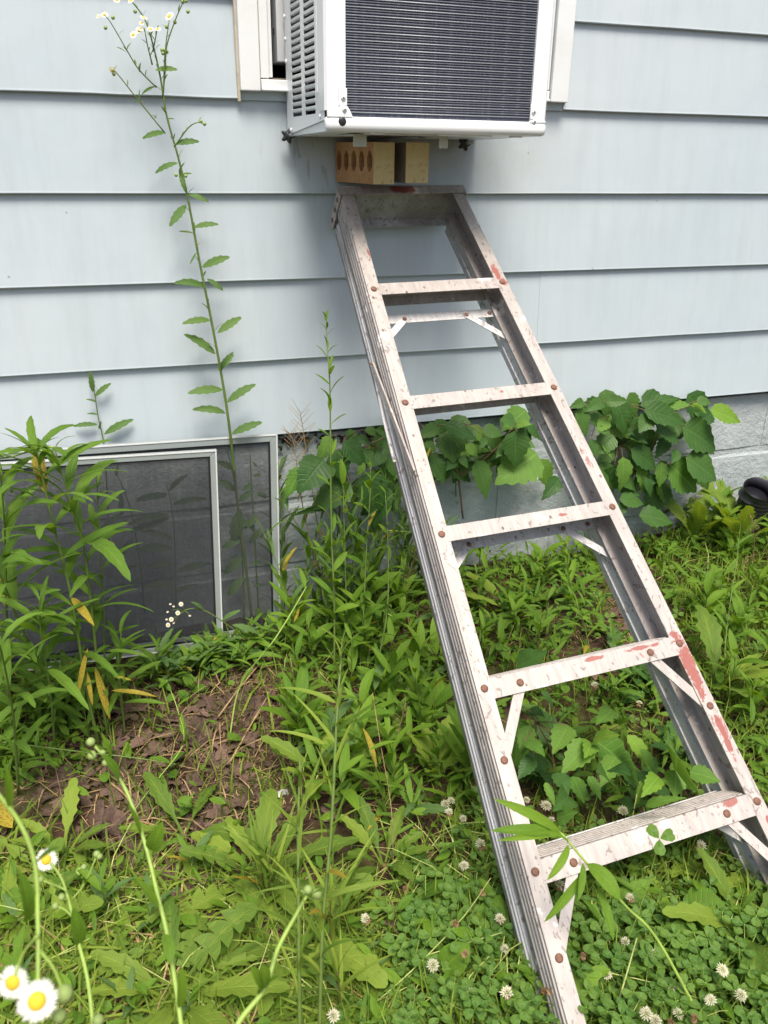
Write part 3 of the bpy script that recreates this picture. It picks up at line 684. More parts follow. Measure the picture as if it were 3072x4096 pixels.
# =================================================================== WINDOW SCREENS
def screen(label, TR, BR, TL, Wd, th, group):
    """TR, BR, TL: outer corners; frame width Wd, thickness th towards the viewer"""
    ex = (TL-TR); Lx = ex.length; ex.normalize(); ey = (BR-TR); ey = ey-ex*ey.dot(ex); Ly = ey.length; ey.normalize(); ez = ex.cross(ey)
    if ez.y > 0: ez = -ez
    mt = Matrix(((ex.x, ey.x, ez.x, TR.x), (ex.y, ey.y, ez.y, TR.y), (ex.z, ey.z, ez.z, TR.z), (0, 0, 0, 1)))
    r = thing('window_screen', label, 'window screen', group=group, mtx=mt)
    def bar(a, b, c, d):
        mb = MB(); q = [a, b, c, d]
        # face with a shallow step: outer part proud, inner part lower
        mb.prism(q, 0, th, lambda p, s_, h: (p, s_, h)); return mb
    W_ = Wd; e = 0.0006
    for q in ([(0, 0), (Lx, 0), (Lx-W_, W_-e), (W_, W_-e)], [(0, Ly), (W_, Ly-W_+e), (Lx-W_, Ly-W_+e), (Lx, Ly)], [(0, e), (W_-e, W_), (W_-e, Ly-W_), (0, Ly-e)], [(Lx, e), (Lx, Ly-e), (Lx-W_+e, Ly-W_), (Lx-W_+e, W_)]):
        o = bar(*q).obj('frame_bar', M['frame_alu'], r, bevel=0.0008)
    for (x0, y0, x1, y1) in ((0.001, 0.001, Lx-0.001, 0.0042), (0.001, Ly-0.0042, Lx-0.001, Ly-0.001), (0.001, 0.0045, 0.0042, Ly-0.0045), (Lx-0.0042, 0.0045, Lx-0.001, Ly-0.0045)):
        mb = MB(); mb.box((x0, y0, th), (x1, y1, th+0.0018)); mb.obj('edge_bead', M['frame_face'], r)
    k = W_
    for (x0, y0, x1, y1) in ((k, k, Lx-k, k+0.004), (k, Ly-k-0.004, Lx-k, Ly-k), (k, k+0.004, k+0.004, Ly-k-0.004), (Lx-k-0.004, k+0.004, Lx-k, Ly-k-0.004)):
        mb = MB(); mb.box((x0, y0, 0.001), (x1, y1, th-0.002)); mb.obj('spline', M['black'], r)
    mb = MB(); nx, ny = 30, 24; g = random.Random(9); vs = []
    for j in range(ny+1):
        for i in range(nx+1):
            fx, fy = i/nx, j/ny; ed = min(1, 8*min(fx, 1-fx, fy, 1-fy))
            vs.append((k+0.002+(Lx-2*k-0.004)*fx, k+0.002+(Ly-2*k-0.004)*fy, 0.003+0.004*ed*math.sin(fx*23+fy*3)*math.sin(fy*5+fx*4)))
    fs = [(j*(nx+1)+i, j*(nx+1)+i+1, (j+1)*(nx+1)+i+1, (j+1)*(nx+1)+i) for j in range(ny) for i in range(nx)]
    mb.add(vs, fs).obj('mesh_panel', M['mesh'], r, True)
    return r
def on(u, v, y): return A(u, v, y)
tr = A(598, 935, -0.040); br = A(592, 1360, -0.062); tl = A(-150, 984, -0.055)
screen('larger grey framed insect screen leaning directly on the foundation', tr, br, tl, 0.021, 0.009, 'window screens leaning on the house')
tr = A(467, 969, -0.090); br = A(485, 1388, -0.105); tl = A(-210, 1010, -0.095)
screen('smaller grey framed insect screen leaning in front of the larger one', tr, br, tl, 0.018, 0.009, 'window screens leaning on the house')

# =================================================================== DRAIN PIPE AND SCRAP
def drain():
    c = A(1646, 1056, -0.17); r = thing('drain_pipe', 'black corrugated drain pipe end by the foundation', 'drain pipe', c)
    mb = MB(); ax = Vector((-0.72, -0.58, 0.38)).normalized(); a = ax.cross(Vector((0, 0, 1))).normalized(); b = ax.cross(a)
    n = 28; vs = []; k = 0; cen = Vector((0, 0, 0)); rr = 0.056
    rings = []
    for i in range(60):
        t = i/59; bend = Vector((0.02*t, 0.060*t, -0.17*t)); rad = rr*(0.97+0.03*math.cos(i*1.25))
        if i < 2: rad = rr*1.02
        rings.append((bend, rad))
    for i, (p, rad) in enumerate(rings):
        q = rings[min(i+1, 59)][0]-rings[max(i-1, 0)][0]; q.normalize(); u = q.cross(Vector((0, 0.9, 0.4))).normalized(); w_ = q.cross(u)
        for j in range(n): vs.append(p+(u*math.cos(2*math.pi*j/n)+w_*math.sin(2*math.pi*j/n))*rad)
    fs = [(i*n+j, i*n+(j+1) % n, (i+1)*n+(j+1) % n, (i+1)*n+j) for i in range(59) for j in range(n)]
    mb.add(vs, fs); mb.obj('corrugated_tube', M['black'], r, smooth=True)
    mb = MB(); p, rad = rings[0]
    vs2 = [Vector(v)*1.0 for v in vs[:n]] + [Vector(v)*0.88+Vector((-0.004, 0.004, -0.006)) for v in vs[:n]] + [Vector(v)*0.8+Vector((-0.014, 0.018, -0.03)) for v in vs[:n]]
    mb.add(vs2, [(i*n+j, (i+1)*n+j, (i+1)*n+(j+1) % n, i*n+(j+1) % n) for i in range(2) for j in range(n)]+[tuple(range(2*n, 3*n))]); mb.obj('mouth', M['black'], r, smooth=True)
drain()
def scrap():
    p = AG(606, 1722); r = thing('paper_scrap', 'crumpled scrap of white and red printed paper on the soil', 'litter', p+Vector((0, 0, 0.008)))
    g = random.Random(2); vs = []; n = 6
    for j in range(4):
        for i in range(n+1): vs.append((-0.017+0.034*i/n, -0.007+0.0045*j, g.uniform(-.002, .004)+0.004*j/3))
    fs = [(j*(n+1)+i, j*(n+1)+i+1, (j+1)*(n+1)+i+1, (j+1)*(n+1)+i) for j in range(3) for i in range(n)]
    MB().add(vs, [f for k, f in enumerate(fs) if k % 6 not in (1,)]).obj('white_paper', M['paper_w'], r)
    MB().add([Vector(v)+Vector((0, 0, 0.0006)) for v in vs], [f for k, f in enumerate(fs) if k % 6 in (1,)]).obj('red_band', M['paper_r'], r)
scrap()
# =================================================================== PLANT KIT
V = Vector
def crom(pts, per=6):
    p = [V(q) for q in pts]; p = [p[0]*2-p[1]]+p+[p[-1]*2-p[-2]]; out = []
    for i in range(1, len(p)-2):
        for k in range(per):
            t = k/per; a, b, c, d = p[i-1:i+3]
            out.append(0.5*((2*b)+(c-a)*t+(2*a-5*b+4*c-d)*t*t+(3*b-a-3*c+d)*t**3))
    return out+[p[-2]]
def along(pts, t):
    x = t*(len(pts)-1); i = min(int(x), len(pts)-2); return pts[i].lerp(pts[i+1], x-i), (pts[i+1]-pts[i]).normalized()
def lance(t): return (t**0.75)*((1-t)**0.85)/0.335
def ovate(t): return (t**0.55)*((1-t)**1.2)/0.353
def roundish(t): return (max(0, math.sin(math.pi*min(1, t*0.97+0.03))))**0.55
def linear(t): return min(1, t*8+0.35)*((1-t)**0.6)
def spoon(t): return 0.16+0.84*max(0.0, math.sin(math.pi*max(0, (t-0.25)/0.75)))**0.8 if t > 0.25 else 0.16
def leaf_mesh(name, mat, prof, width, bend=0.6, fold=0.2, rows=9, teeth=0.0, cols=2, wave=0.0, twist=0.0, seed=0, lobes=0):
    g = random.Random(seed); cl = [V((0, 0, 0))]; N = rows; ang = bend*0.5
    for i in range(N):
        a = ang-bend*(i+0.5)/N; cl.append(cl[-1]+V((math.cos(a), 0, math.sin(a)))/N)
    vs = []; uvs = []; ph = g.uniform(0, 6)
    for i in range(N+1):
        t = i/N; a = ang-bend*t; tx, tz = math.cos(a), math.sin(a)
        w = prof(min(max(t, 0.0), 1.0))*width*0.5
        if lobes: w = w*(0.22 if (t*lobes) % 1.0 < 0.24 else 1.0-0.85*((t*lobes) % 1.0-0.24)) if t < 0.84 else w
        for c in range(-cols, cols+1):
            f = c/cols; ww = w; sh = 0.0
            if abs(f) > .99 and teeth and 0 < i < N: ww = w*(1+teeth*(1 if i % 2 else -1)); sh = (0.25/N if i % 2 else 0)
            if lobes and abs(f) > 0.4: sh = (-1.1/N*abs(f) if 0.24 <= (t*lobes) % 1.0 < 0.5 else 0)
            z = fold*abs(f)*w + wave*w*math.sin(t*15+ph+f*2)*abs(f)
            y = f*ww; tw = twist*t
            y, z = y*math.cos(tw)-z*math.sin(tw), y*math.sin(tw)+z*math.cos(tw)
            p = cl[i]; vs.append((p.x+sh*tx-tz*z, y, p.z+sh*tz+tx*z)); uvs.append((t, 0.5+f*0.5))
    chord = cl[-1]; L = chord.length; a = math.atan2(chord.z, chord.x)
    ro = Matrix.Rotation(a, 3, 'Y'); vs = [tuple((ro @ V(v))/L) for v in vs]
    k = 2*cols+1
    fs = [(i*k+j, (i+1)*k+j, (i+1)*k+j+1, i*k+j+1) for i in range(N) for j in range(k-1)]
    return MB().add(vs, fs, uvs).mesh(name, mat, True)
def variants(name, mat, prof, width, bends, **k):
    return [leaf_mesh(name, M[mat], prof, width*f, b, seed=i, twist=tw, **k) for i, (b, f, tw) in enumerate((b, f, tw) for b, (f, tw) in zip(bends, [(1, 0.1), (0.85, -0.3), (1.15, 0.25), (0.95, -0.1), (1.05, 0.4)]))]
LV = {}
LV['goldenrod'] = variants('goldenrod_leaf', 'goldenrod', lance, 0.140, (0.5, 1.0, 1.4, 0.8), fold=0.25, rows=10, teeth=0.07)
LV['seedling'] = variants('seedling_leaf', 'seedling', lance, 0.24, (0.3, 0.6, 0.9, 0.5), fold=0.3, rows=8, cols=1)
LV['fleabane'] = variants('fleabane_leaf', 'fleabane', lance, 0.225, (0.7, 1.2, 0.5, 0.9), fold=0.25, rows=10, teeth=0.12)
LV['fleabane_thin'] = variants('fleabane_thin_leaf', 'fleabane', lance, 0.15, (0.3, 0.7, 0.5, 0.9), fold=0.3, rows=6, cols=1)
LV['linear'] = variants('linear_leaf', 'grass', linear, 0.075, (0.4, 0.8, 1.2, 0.6), fold=0.35, rows=9, cols=1)
LV['ivy'] = variants('ivy_leaf', 'ivy', ovate, 0.62, (0.5, 0.8, 0.3, 0.6), fold=0.16, rows=12, teeth=0.07, wave=0.05)
LV['ivy_mid'] = variants('broad_leaf', 'ivy_mid', ovate, 0.62, (0.5, 0.8, 0.3, 0.6), fold=0.16, rows=12, teeth=0.10, wave=0.06)
LV['ivy_young'] = variants('young_leaf', 'ivy_young', ovate, 0.58, (0.5, 0.8, 0.3, 0.6), fold=0.2, rows=12, teeth=0.10, wave=0.06)
LV['dandelion'] = variants('dandelion_leaf', 'dandelion', spoon, 0.29, (0.4, 0.8, 1.1, 0.6), fold=0.22, rows=28, lobes=7, wave=0.15, cols=1)
LV['dandelion_whole'] = variants('broad_dandelion_leaf', 'dandelion', spoon, 0.22, (0.4, 0.8, 1.1, 0.6), fold=0.2, rows=14, teeth=0.15, wave=0.12)
LV['violet'] = variants('violet_leaf', 'violet', roundish, 0.85, (0.4, 0.6, 0.2, 0.5), fold=0.22, rows=7, teeth=0.05)
LV['yellow'] = variants('yellowing_leaf', 'yellow_leaf', lance, 0.125, (0.4, 0.8, 1.2, 0.6), fold=0.3, rows=9)
LV['big_grass'] = variants('grass_leaf', 'seedling', lance, 0.16, (0.5, 0.9, 1.2, 0.4), fold=0.35, rows=9, cols=1)

def put_leaf(root, me, base, tip, nrm=V((0, -0.5, 0.8)), name='leaf', ws=1.0, par=None):
    X = V(tip)-V(base); L = X.length
    if L < 1e-4: return None
    X = X/L; Z = V(nrm)-X*V(nrm).dot(X)
    if Z.length < 1e-3: Z = V((0.3, -1, 0.2))-X*V((0.3, -1, 0.2)).dot(X)
    Z.normalize(); Y = Z.cross(X); b = V(base)-root.location
    mt = Matrix(((X.x*L, Y.x*L*ws, Z.x*L, b.x), (X.y*L, Y.y*L*ws, Z.y*L, b.y), (X.z*L, Y.z*L*ws, Z.z*L, b.z), (0, 0, 0, 1)))
    return link(name, me, root if par is None else par, mtx=mt)
def stem_obj(root, lines, mat, name='stem', n=6):
    """lines: list of (world points, r0, r1) joined into the one stem of this plant"""
    mb = MB()
    for pts, r0, r1 in lines: mb.tube([V(p)-root.location for p in pts], r0, r1, n)
    return mb.obj(name, M[mat], root, True)
def auto_leaves(root, pts, kinds, n, t0, t1, Lf, elev=0.5, g=rnd, droop=0.0, ws=1.0, phase=None):
    a = g.uniform(0, 6.28) if phase is None else phase
    for i in range(n):
        t = t0+(t1-t0)*(i+g.uniform(-.3, .3))/max(1, n-1); t = min(max(t, 0.0), 1.0)
        p, d = along(pts, t); a += 2.39996+g.uniform(-.35, .35)
        side = V((math.cos(a), math.sin(a), 0)); L = Lf(t)*g.uniform(0.75, 1.2); e = elev+g.uniform(-.3, .3)-droop*(1-t)
        dr = (side*math.cos(e)+V((0, 0, 1))*math.sin(e)+d*0.15).normalized()
        put_leaf(root, g.choice(LV['yellow' if g.random() < 0.025 else kinds if isinstance(kinds, str) else g.choice(kinds)]), p, p+dr*L, V((0, 0, 1))+side*(-0.2 if e > 0.8 else 0.25)+V((g.uniform(-.3, .3), g.uniform(-.3, .3), 0)), ws=ws)
# flower heads
def daisy_meshes():
    mb = MB(); n = 46; g = random.Random(4)
    for i in range(n):
        q = 2*math.pi*i/n+g.uniform(-.04, .04); l = g.uniform(.92, 1.04); wd = 0.052; z0, z1 = 0.02+0.05*(i % 2), 0.03+g.uniform(-.10, .08)
        c, s_ = math.cos(q), math.sin(q); t = V((-s_, c, 0))*wd; o = V((c, s_, 0))
        mb.add([o*0.36+V((0, 0, z0))-t*0.6, o*0.36+V((0, 0, z0))+t*0.6, o*0.8*l+V((0, 0, z1))+t, o*l+V((0, 0, z1-.02)), o*0.8*l+V((0, 0, z1))-t], [(0, 4, 3, 2, 1)], [(0.5, 0.3)]*5)
    pet = mb.mesh('petals', M['petal'])
    mb = MB(); mb.lathe([(0.42, 0.0), (0.43, 0.06), (0.36, 0.15), (0.2, 0.21), (0.04, 0.22)], n=16); disc = mb.mesh('disc', M['disc'], True)
    mb = MB(); mb.lathe([(0.05, -0.25), (0.30, -0.20), (0.42, -0.05), (0.40, 0.02)], n=12); calyx = mb.mesh('calyx', M['bud'], True)
    mb = MB(); mb.lathe([(0.06, -1), (0.6, -0.75), (1.0, 0), (0.75, 0.7), (0.2, 0.95), (0.02, 1)], n=12); bud = mb.mesh('bud', M['bud'], True)
    return pet, disc, calyx, bud
PET, DISC, CALYX, BUD = daisy_meshes()
def orient(p, d, s_, root):
    d = V(d).normalized(); return Matrix.Translation(V(p)-root.location) @ d.to_track_quat('Z', 'Y').to_matrix().to_4x4() @ Matrix.Rotation(rnd.uniform(0, 6), 4, 'Z') @ Matrix.Diagonal((s_, s_, s_, 1))
def daisy(root, p, d, r):
    f = link('flower', CALYX, root, mtx=orient(p, d, r, root)); link('petals', PET, f); link('disc', DISC, f); return f
def bud(root, p, d, r): return link('bud', BUD, root, mtx=orient(p, d, r, root))
def clover_head(old):
    mb = MB(); g = random.Random(8+old); n = 58
    for i in range(n):
        z = 1-1.75*(i+0.5)/n; q = i*2.39996; rr = math.sqrt(max(0, 1-z*z)); d = V((rr*math.cos(q), rr*math.sin(q), z+0.25)).normalized()
        if old == 1 and z < 0.3 or old == 2 and z < -0.05: d = V((d.x*0.7, d.y*0.7, -0.6)).normalized()
        l = g.uniform(0.8, 1.05); t = d.cross(V((0.3, 0.5, 0.8))).normalized()*0.10; u = d.cross(t).normalized()*0.10
        b = d*0.25; m_ = d*0.72*l; e = d*l
        mb.add([b, m_+t, m_+u, m_-t, m_-u, e+t*0.35+u*.3], [(0, 1, 2), (0, 2, 3), (0, 3, 4), (0, 4, 1), (1, 5, 2), (2, 5, 3), (3, 5, 4), (4, 5, 1)], [(0.2, 0.2)]*6)
    me = mb.mesh('flower_head', M['floret_old' if old == 1 else 'floret'])
    if old == 2:
        me.materials.append(M['floret_old'])
        for i, p in enumerate(me.polygons): p.material_index = 1 if i//8 > n*0.62 else 0
    return me
CLH = [clover_head(0), clover_head(1), clover_head(2)]
def trefoil_mesh(name, seed):
    mb = MB(); g = random.Random(seed)
    for k in range(3):
        q = 2*math.pi*k/3+g.uniform(-.12, .12); c, s_ = math.cos(q), math.sin(q); dz = g.uniform(-.12, .22)
        pl = [(0.03, 0, 0), (0.30, -.25, .06), (.62, -.40, .08), (.90, -.33, .05), (1.0, -.14, 0.02), (.95, 0, -.02), (1.0, .14, 0.02), (.90, .33, .05), (.62, .40, .08), (.30, .25, .06), (.5, 0, -.02)]
        vs = [(x*c-y*s_, x*s_+y*c, z*1.4+dz*x) for x, y, z in pl]
        mb.add(vs, [(0, 1, 10), (1, 2, 10), (2, 3, 10), (3, 4, 5, 10), (5, 6, 7, 10), (7, 8, 10), (8, 9, 10), (9, 0, 10)], [(x, 0.5+y) for x, y, z in pl])
    return mb.mesh(name, M['clover'], False)
TRE = [trefoil_mesh('clover_leaf', i) for i in range(5)]
def region(pts):
    return [(lambda p: (p.x, p.y))(AG(u, v)) for u, v in pts]
def inside(poly, x, y):
    c = False; j = len(poly)-1
    for i in range(len(poly)):
        (xi, yi), (xj, yj) = poly[i], poly[j]
        if (yi > y) != (yj > y) and x < (xj-xi)*(y-yi)/(yj-yi)+xi: c = not c
        j = i
    return c
CLEAR = [region([(230, 1485), (600, 1440), (625, 1760), (590, 1890), (430, 1880), (150, 1860), (50, 1720), (170, 1610)]), region([(1290, 1340), (1430, 1330), (1470, 1440), (1320, 1450)]), region([(380, 1950), (480, 1935), (500, 2050), (400, 2070)])]
def scatter(poly, n, g, clear=False):
    xs = [p[0] for p in poly]; ys = [p[1] for p in poly]; out = []; tries = 0
    while len(out) < n and tries < n*60:
        tries += 1; x, y = g.uniform(min(xs), max(xs)), g.uniform(min(ys), max(ys))
        if y < -0.02 and inside(poly, x, y) and not (clear and g.random() < 0.62 and any(inside(q, x, y) for q in CLEAR)): out.append((x, y))
    return out
def stuff_mesh(mb, name, mat, rn, label, per, parent=None):
    me = mb.mesh(name, M[mat], False); at = me.attributes.new('rnd', 'FLOAT', 'POINT')
    at.data.foreach_set('value', np.repeat(np.array(rn, dtype=np.float32), per)); o = link(name, me, parent); tag(o, label, None, None, 'stuff'); return o

# =================================================================== PLANTS SET OUT ONE BY ONE
def L2(s):                                # "u v u v ; ..." -> list of pixel tuples
    return [tuple(float(x) for x in q.split()) for q in s.split(';') if q.strip()]
# --- tall fleabane against the siding
def fleabane_tall():
    Y = lambda v: -0.065 if v < 950 else -0.030
    st = crom([A(u, v, Y(v)) for u, v in ((545, 1345), (528, 1200), (512, 1080), (497, 935), (480, 820), (456, 690), (430, 560), (406, 430), (385, 340), (360, 250), (346, 165), (330, 95), (312, 40), (283, 0), (276, -22))])
    r = thing('fleabane', 'tall white flowered fleabane rising past the siding left of the unit', 'flower', st[0])
    br = [[(357, 288), (300, 218), (254, 160), (243, 152)], [(338, 189), (300, 150), (275, 110), (240, 50), (226, 33)], [(351, 212), (357, 150), (360, 100), (378, 45), (395, 5), (398, -12)], [(376, 318), (405, 278), (425, 265), (442, 268)], [(329, 140), (318, 95), (312, 60)], [(353, 200), (357, 110), (366, 40)], [(330, 112), (340, 62)]]
    lines = [(st, 0.0042, 0.0011)]
    for b in br: lines.append((crom([A(u, v, -0.065-0.012*i) for i, (u, v) in enumerate(b)], 4), 0.0017, 0.0008))
    stem_obj(r, lines, 'stem')
    for (u, v, u2, v2) in L2('470 720 522 685;455 692 393 700;466 765 396 722;478 800 505 760;482 842 405 850;490 870 553 830;488 893 415 885;500 938 567 912;443 622 375 612;436 578 497 555;446 602 482 628;418 492 473 485;403 442 366 490;405 420 451 437;385 352 335 375;388 367 400 415;420 505 385 500;377 312 431 306;358 287 307 300;425 545 410 572;390 380 416 375;335 187 306 205;335 152 384 151;340 257 325 248;358 257 378 257;273 114 251 102;274 115 284 92;302 157 305 134;334 258 339 246;301 217 302 192;300 216 288 223;388 380 400 350;470 800 505 765'):
        me = rnd.choice(LV['fleabane' if abs(u2-u)+abs(v2-v) > 42 else 'fleabane_thin']); b = A(u, v, -0.065)
        dy = rnd.uniform(-.03, .012); put_leaf(r, me, b, A(u2, v2, -0.065+dy), V((rnd.uniform(-.3, .3), -0.75, 0.65)), ws=1.1)
    auto_leaves(r, st, 'fleabane_thin', 34, 0.3, 0.97, lambda t: 0.030*(1.2-0.6*t), 0.7, rnd)
    for b in br: auto_leaves(r, crom([A(u, v, -0.075) for u, v in b], 4), 'fleabane_thin', 5, 0.15, 0.85, lambda t: 0.018, 0.6, rnd)
    for (u, v, s_, up) in ((243, 152, 7, -.3), (226, 32, 6.5, .4), (310, 38, 7, .9), (325, 63, 7, .6), (341, 63, 6, .7), (366, 35, 9, .5), (288, 75, 7, .3), (303, 62, 6, .6), (283, 2, 6.5, .8), (252, 1, 6, .5), (212, 35, 4.5, .5), (306, 50, 5, .5), (296, -6, 6, .7), (300, 66, 6, .2)):
        daisy(r, A(u, v, -0.085), (rnd.uniform(-.5, .3), -0.5, up), s_*0.00122)
    for (u, v) in ((228, 60), (244, 38), (442, 268), (434, 262), (395, 4), (402, 2), (360, 58), (350, 108), (378, 48), (406, 25), (352, 115), (360, 112), (292, 25), (380, 378), (246, 160), (401, 380)):
        bud(r, A(u, v, -0.08), (0, -0.3, 1), 0.0042)
    return r
fleabane_tall()
# --- stalks seen through the screens and above them
def stalk(label, line, leaves, mat='goldenrod', r0=0.003, group=None, Y=-0.03, name='goldenrod', cat='weed', stem='stem', nrm=(0, -0.75, 0.65), ws=1.0, r1=0.0012, dy=0.02):
    st = crom([A(u, v, Y if not callable(Y) else Y(v)) for u, v in line]); r = thing(name, label, cat, st[0], group)
    stem_obj(r, [(st, r0, r1)], stem)
    for (u, v, u2, v2) in leaves:
        y = Y if not callable(Y) else Y(v)
        put_leaf(r, rnd.choice(LV[mat]), A(u, v, y), A(u2, v2, y+rnd.uniform(-dy*1.6, dy*0.5)), V(nrm)+V((rnd.uniform(-.25, .25), 0, 0)), ws=ws)
    return r
def z2(s): return [(a*.3906, 810+b*.3906, c*.3906, 810+d*.3906) for a, b, c, d in L2(s)]
stalk('small dark leaved sprig poking up above the screens against the siding', [(236, 1180), (228, 1000), (222, 945), (212, 900), (203, 840), (196, 805)], z2('540 275 405 285;575 330 740 245;525 120 615 45;515 95 497 -20;535 150 475 135;540 220 480 215;548 300 560 255'), 'fleabane', 0.0022, None, -0.012, 'fleabane_sprig', stem='stem', dy=0.004)
stalk('drooping leaved stalk in front of the block wall behind the smaller screen', [(381, 1330), (378, 1190), (374, 1120), (363, 1056), (357, 1050)], z2('930 660 750 700;920 670 745 690;935 640 1040 550;950 720 1145 685;935 775 705 830;940 790 720 870;955 910 770 860;960 960 740 970;970 1040 810 1060;975 1090 1170 1040;970 1160 800 1170;960 1200 1100 1160'), 'fleabane', 0.0026, None, -0.035, 'goldenrod', stem='stem', dy=0.006)
stalk('thin leaning stalk behind the middle of the smaller screen', [(312, 1320), (303, 1220), (284, 1110), (262, 1045), (240, 1005)], z2('640 560 655 490;665 640 670 770;690 760 560 850;710 800 620 860;740 900 640 1040;770 1050 690 1080;790 1120 700 1180;735 870 860 800;760 980 880 930'), 'fleabane', 0.0026, None, -0.03, 'goldenrod', stem='stem', dy=0.006)
stalk('leafy fleabane stalk standing behind the right strip of the larger screen', [(560, 1345), (552, 1200), (545, 1080), (540, 980)], z2('1395 480 1420 510;1400 560 1445 550;1415 650 1475 680;1430 780 1350 850;1440 850 1380 930;1440 900 1475 860;1450 1040 1380 1040;1460 1160 1400 1170;1400 600 1340 640'), 'fleabane', 0.0028, None, -0.012, 'fleabane_sprig', ws=1.6, dy=0.004)
stalk('broad leaved fleabane stalk bending behind the strip beside the smaller screen', [(528, 1345), (524, 1220), (515, 1100), (500, 1010), (488, 965)], z2('1290 520 1200 480;1300 640 1210 580;1330 740 1290 920;1330 800 1410 870;1340 900 1230 960;1345 1000 1240 1100;1350 1120 1260 1220;1320 700 1400 640'), 'fleabane', 0.003, None, -0.012, 'fleabane_sprig', ws=1.7, dy=0.004)
# small white flowers in front of the smaller screen
def aster_spray():
    r = thing('fleabane', 'small spray of white daisies drooping before the smaller screen', 'flower', A(520, 1400, -0.2))
    st = crom([A(u, v, -0.2) for u, v in ((540, 1385), (470, 1335), (430, 1315), (400, 1318), (380, 1330))])
    lines = [(st, 0.0018, 0.0009)]
    for (u, v) in ((390, 1305), (372, 1318), (362, 1350), (410, 1330), (378, 1342)): lines.append((crom([A(398, 1320, -0.2), A((398+u)/2, (1320+v)/2-3, -0.205), A(u, v, -0.21)], 3), 0.0009, 0.0007))
    stem_obj(r, lines, 'stem')
    for (u, v) in ((391, 1305), (384, 1324), (363, 1350), (370, 1338)): daisy(r, A(u, v, -0.215), (rnd.uniform(-.4, .4), -0.7, 0.5), 0.0065)
    for (u, v) in ((375, 1310), (362, 1322), (375, 1346), (410, 1330), (368, 1305), (360, 1338)): daisy(r, A(u, v, -0.212), (rnd.uniform(-.4, .4), -0.2, 0.8), 0.0035)
    for (u, v, u2, v2) in ((480, 1340, 520, 1318), (500, 1350, 560, 1370), (440, 1318, 412, 1300)): put_leaf(r, rnd.choice(LV['fleabane']), A(u, v, -0.2), A(u2, v2, -0.21))
aster_spray()
# --- dry mustard stalks
def dry_stalks():
    for k, (label, line, pods) in enumerate((('taller dry brown mustard stalk with spiky pods right of the screens', [(700, 1290), (692, 1180), (678, 1080), (665, 1000), (655, 930), (648, 890)], 'a'), ('shorter dry brown mustard stalk with spiky pods beside the screen corner', [(690, 1260), (657, 1110), (645, 1030), (635, 960), (625, 935)], 'b'))):
        st = crom([A(u, v, -0.05-0.02*k) for u, v in line]); r = thing('mustard_stalk', label, 'weed', st[0])
        lines = [(st, 0.0018, 0.0009)]; g = random.Random(k+3)
        for i in range(17):
            p, d = along(st, 0.55+0.45*i/16); s_ = 1 if i % 2 else -1
            dr = V((s_*g.uniform(.5, 1), g.uniform(-.5, .3), g.uniform(.5, 1.1))).normalized(); lines.append(([p, p+dr*0.012, p+dr*g.uniform(.028, .05)+V((0, 0, 0.004))], 0.0007, 0.0005))
        stem_obj(r, lines, 'stem_dry', n=5)
        for i in range(4): p, d = along(st, 0.15+0.12*i); put_leaf(r, rnd.choice(LV['yellow']), p, p+V((g.uniform(-.02, .02), -.01, -0.025)))
dry_stalks()
# --- poison ivy clusters
def ivy_cluster(label, stems, conv, rows, y0, group, name='ivy_vine', kinds=('ivy', 'ivy', 'ivy', 'ivy_mid'), nrm=(0, -0.72, 0.68), stemmat='stem_red', dy=(-0.05, 0.0), filler=0, flo=1110):
    base = V(stems[0][0]); r = thing(name, label, 'vine', base, group)
    stem_obj(r, [(crom(s_, 4), 0.0028, 0.0014) for s_ in stems], stemmat)
    fil = random.Random(len(rows)*7+int(abs(y0)*100))
    for i in range(filler):
        row = fil.choice(rows); u, v = conv(row[0], row[1]); u2, v2 = conv(row[2], row[3]); u += fil.uniform(-38, 38); v += fil.uniform(-30, 34); q = math.radians(fil.uniform(20, 160)); l = fil.uniform(45, 85)
        if v > flo: continue
        yb = min(-0.02, y0+0.045+fil.uniform(-.01, .015)) if y0 > -0.3 else y0+0.04
        put_leaf(r, fil.choice(LV[fil.choice(kinds)]), A(u, v, yb), A(u+l*math.cos(q), v+l*math.sin(q), yb-fil.uniform(0, .02)), V(nrm)+V((fil.uniform(-.3, .3), 0, fil.uniform(-.3, .2))), ws=fil.uniform(.95, 1.2))
    for row in rows:
        a, b, c, d, w_ = row[:5]; kd = row[5] if len(row) > 5 else rnd.choice(kinds)
        yy = AG(*conv(a, b)).y-rnd.uniform(.17, .25) if y0 < -0.5 else y0+rnd.uniform(*dy)
        me = rnd.choice(LV[kd]); u, v = conv(a, b); u2, v2 = conv(c, d); tilt = rnd.uniform(-0.035, 0.0) if y0 > -0.5 else rnd.uniform(-.065, -.025)
        n_ = V(nrm)+V((rnd.uniform(-.3, .3), 0, rnd.uniform(-.2, .2)))
        put_leaf(r, me, A(u, v, yy), A(u2, v2, yy+tilt), n_, ws=w_/0.60*0.97)
        pb = A(u, v, yy)
        cen = min((q for s_ in stems for q in s_), key=lambda q: (V(q)-pb).length)
        if (V(cen)-pb).length < 0.10: stem_obj(r, [([cen, V(cen).lerp(pb, 0.6)+V((0, -.004, .008)), pb], 0.0011, 0.0009)], stemmat, 'leaf_stalk', 5)
    return r
def Rw(s, extra=''):
    out = []
    for q in s.split(';'):
        p = q.split()
        if len(p) >= 5: out.append(tuple(float(x) for x in p[:5])+((p[5],) if len(p) > 5 else ()))
    return out
c5 = lambda x, y: (1080+x*.349, 810+y*.349)
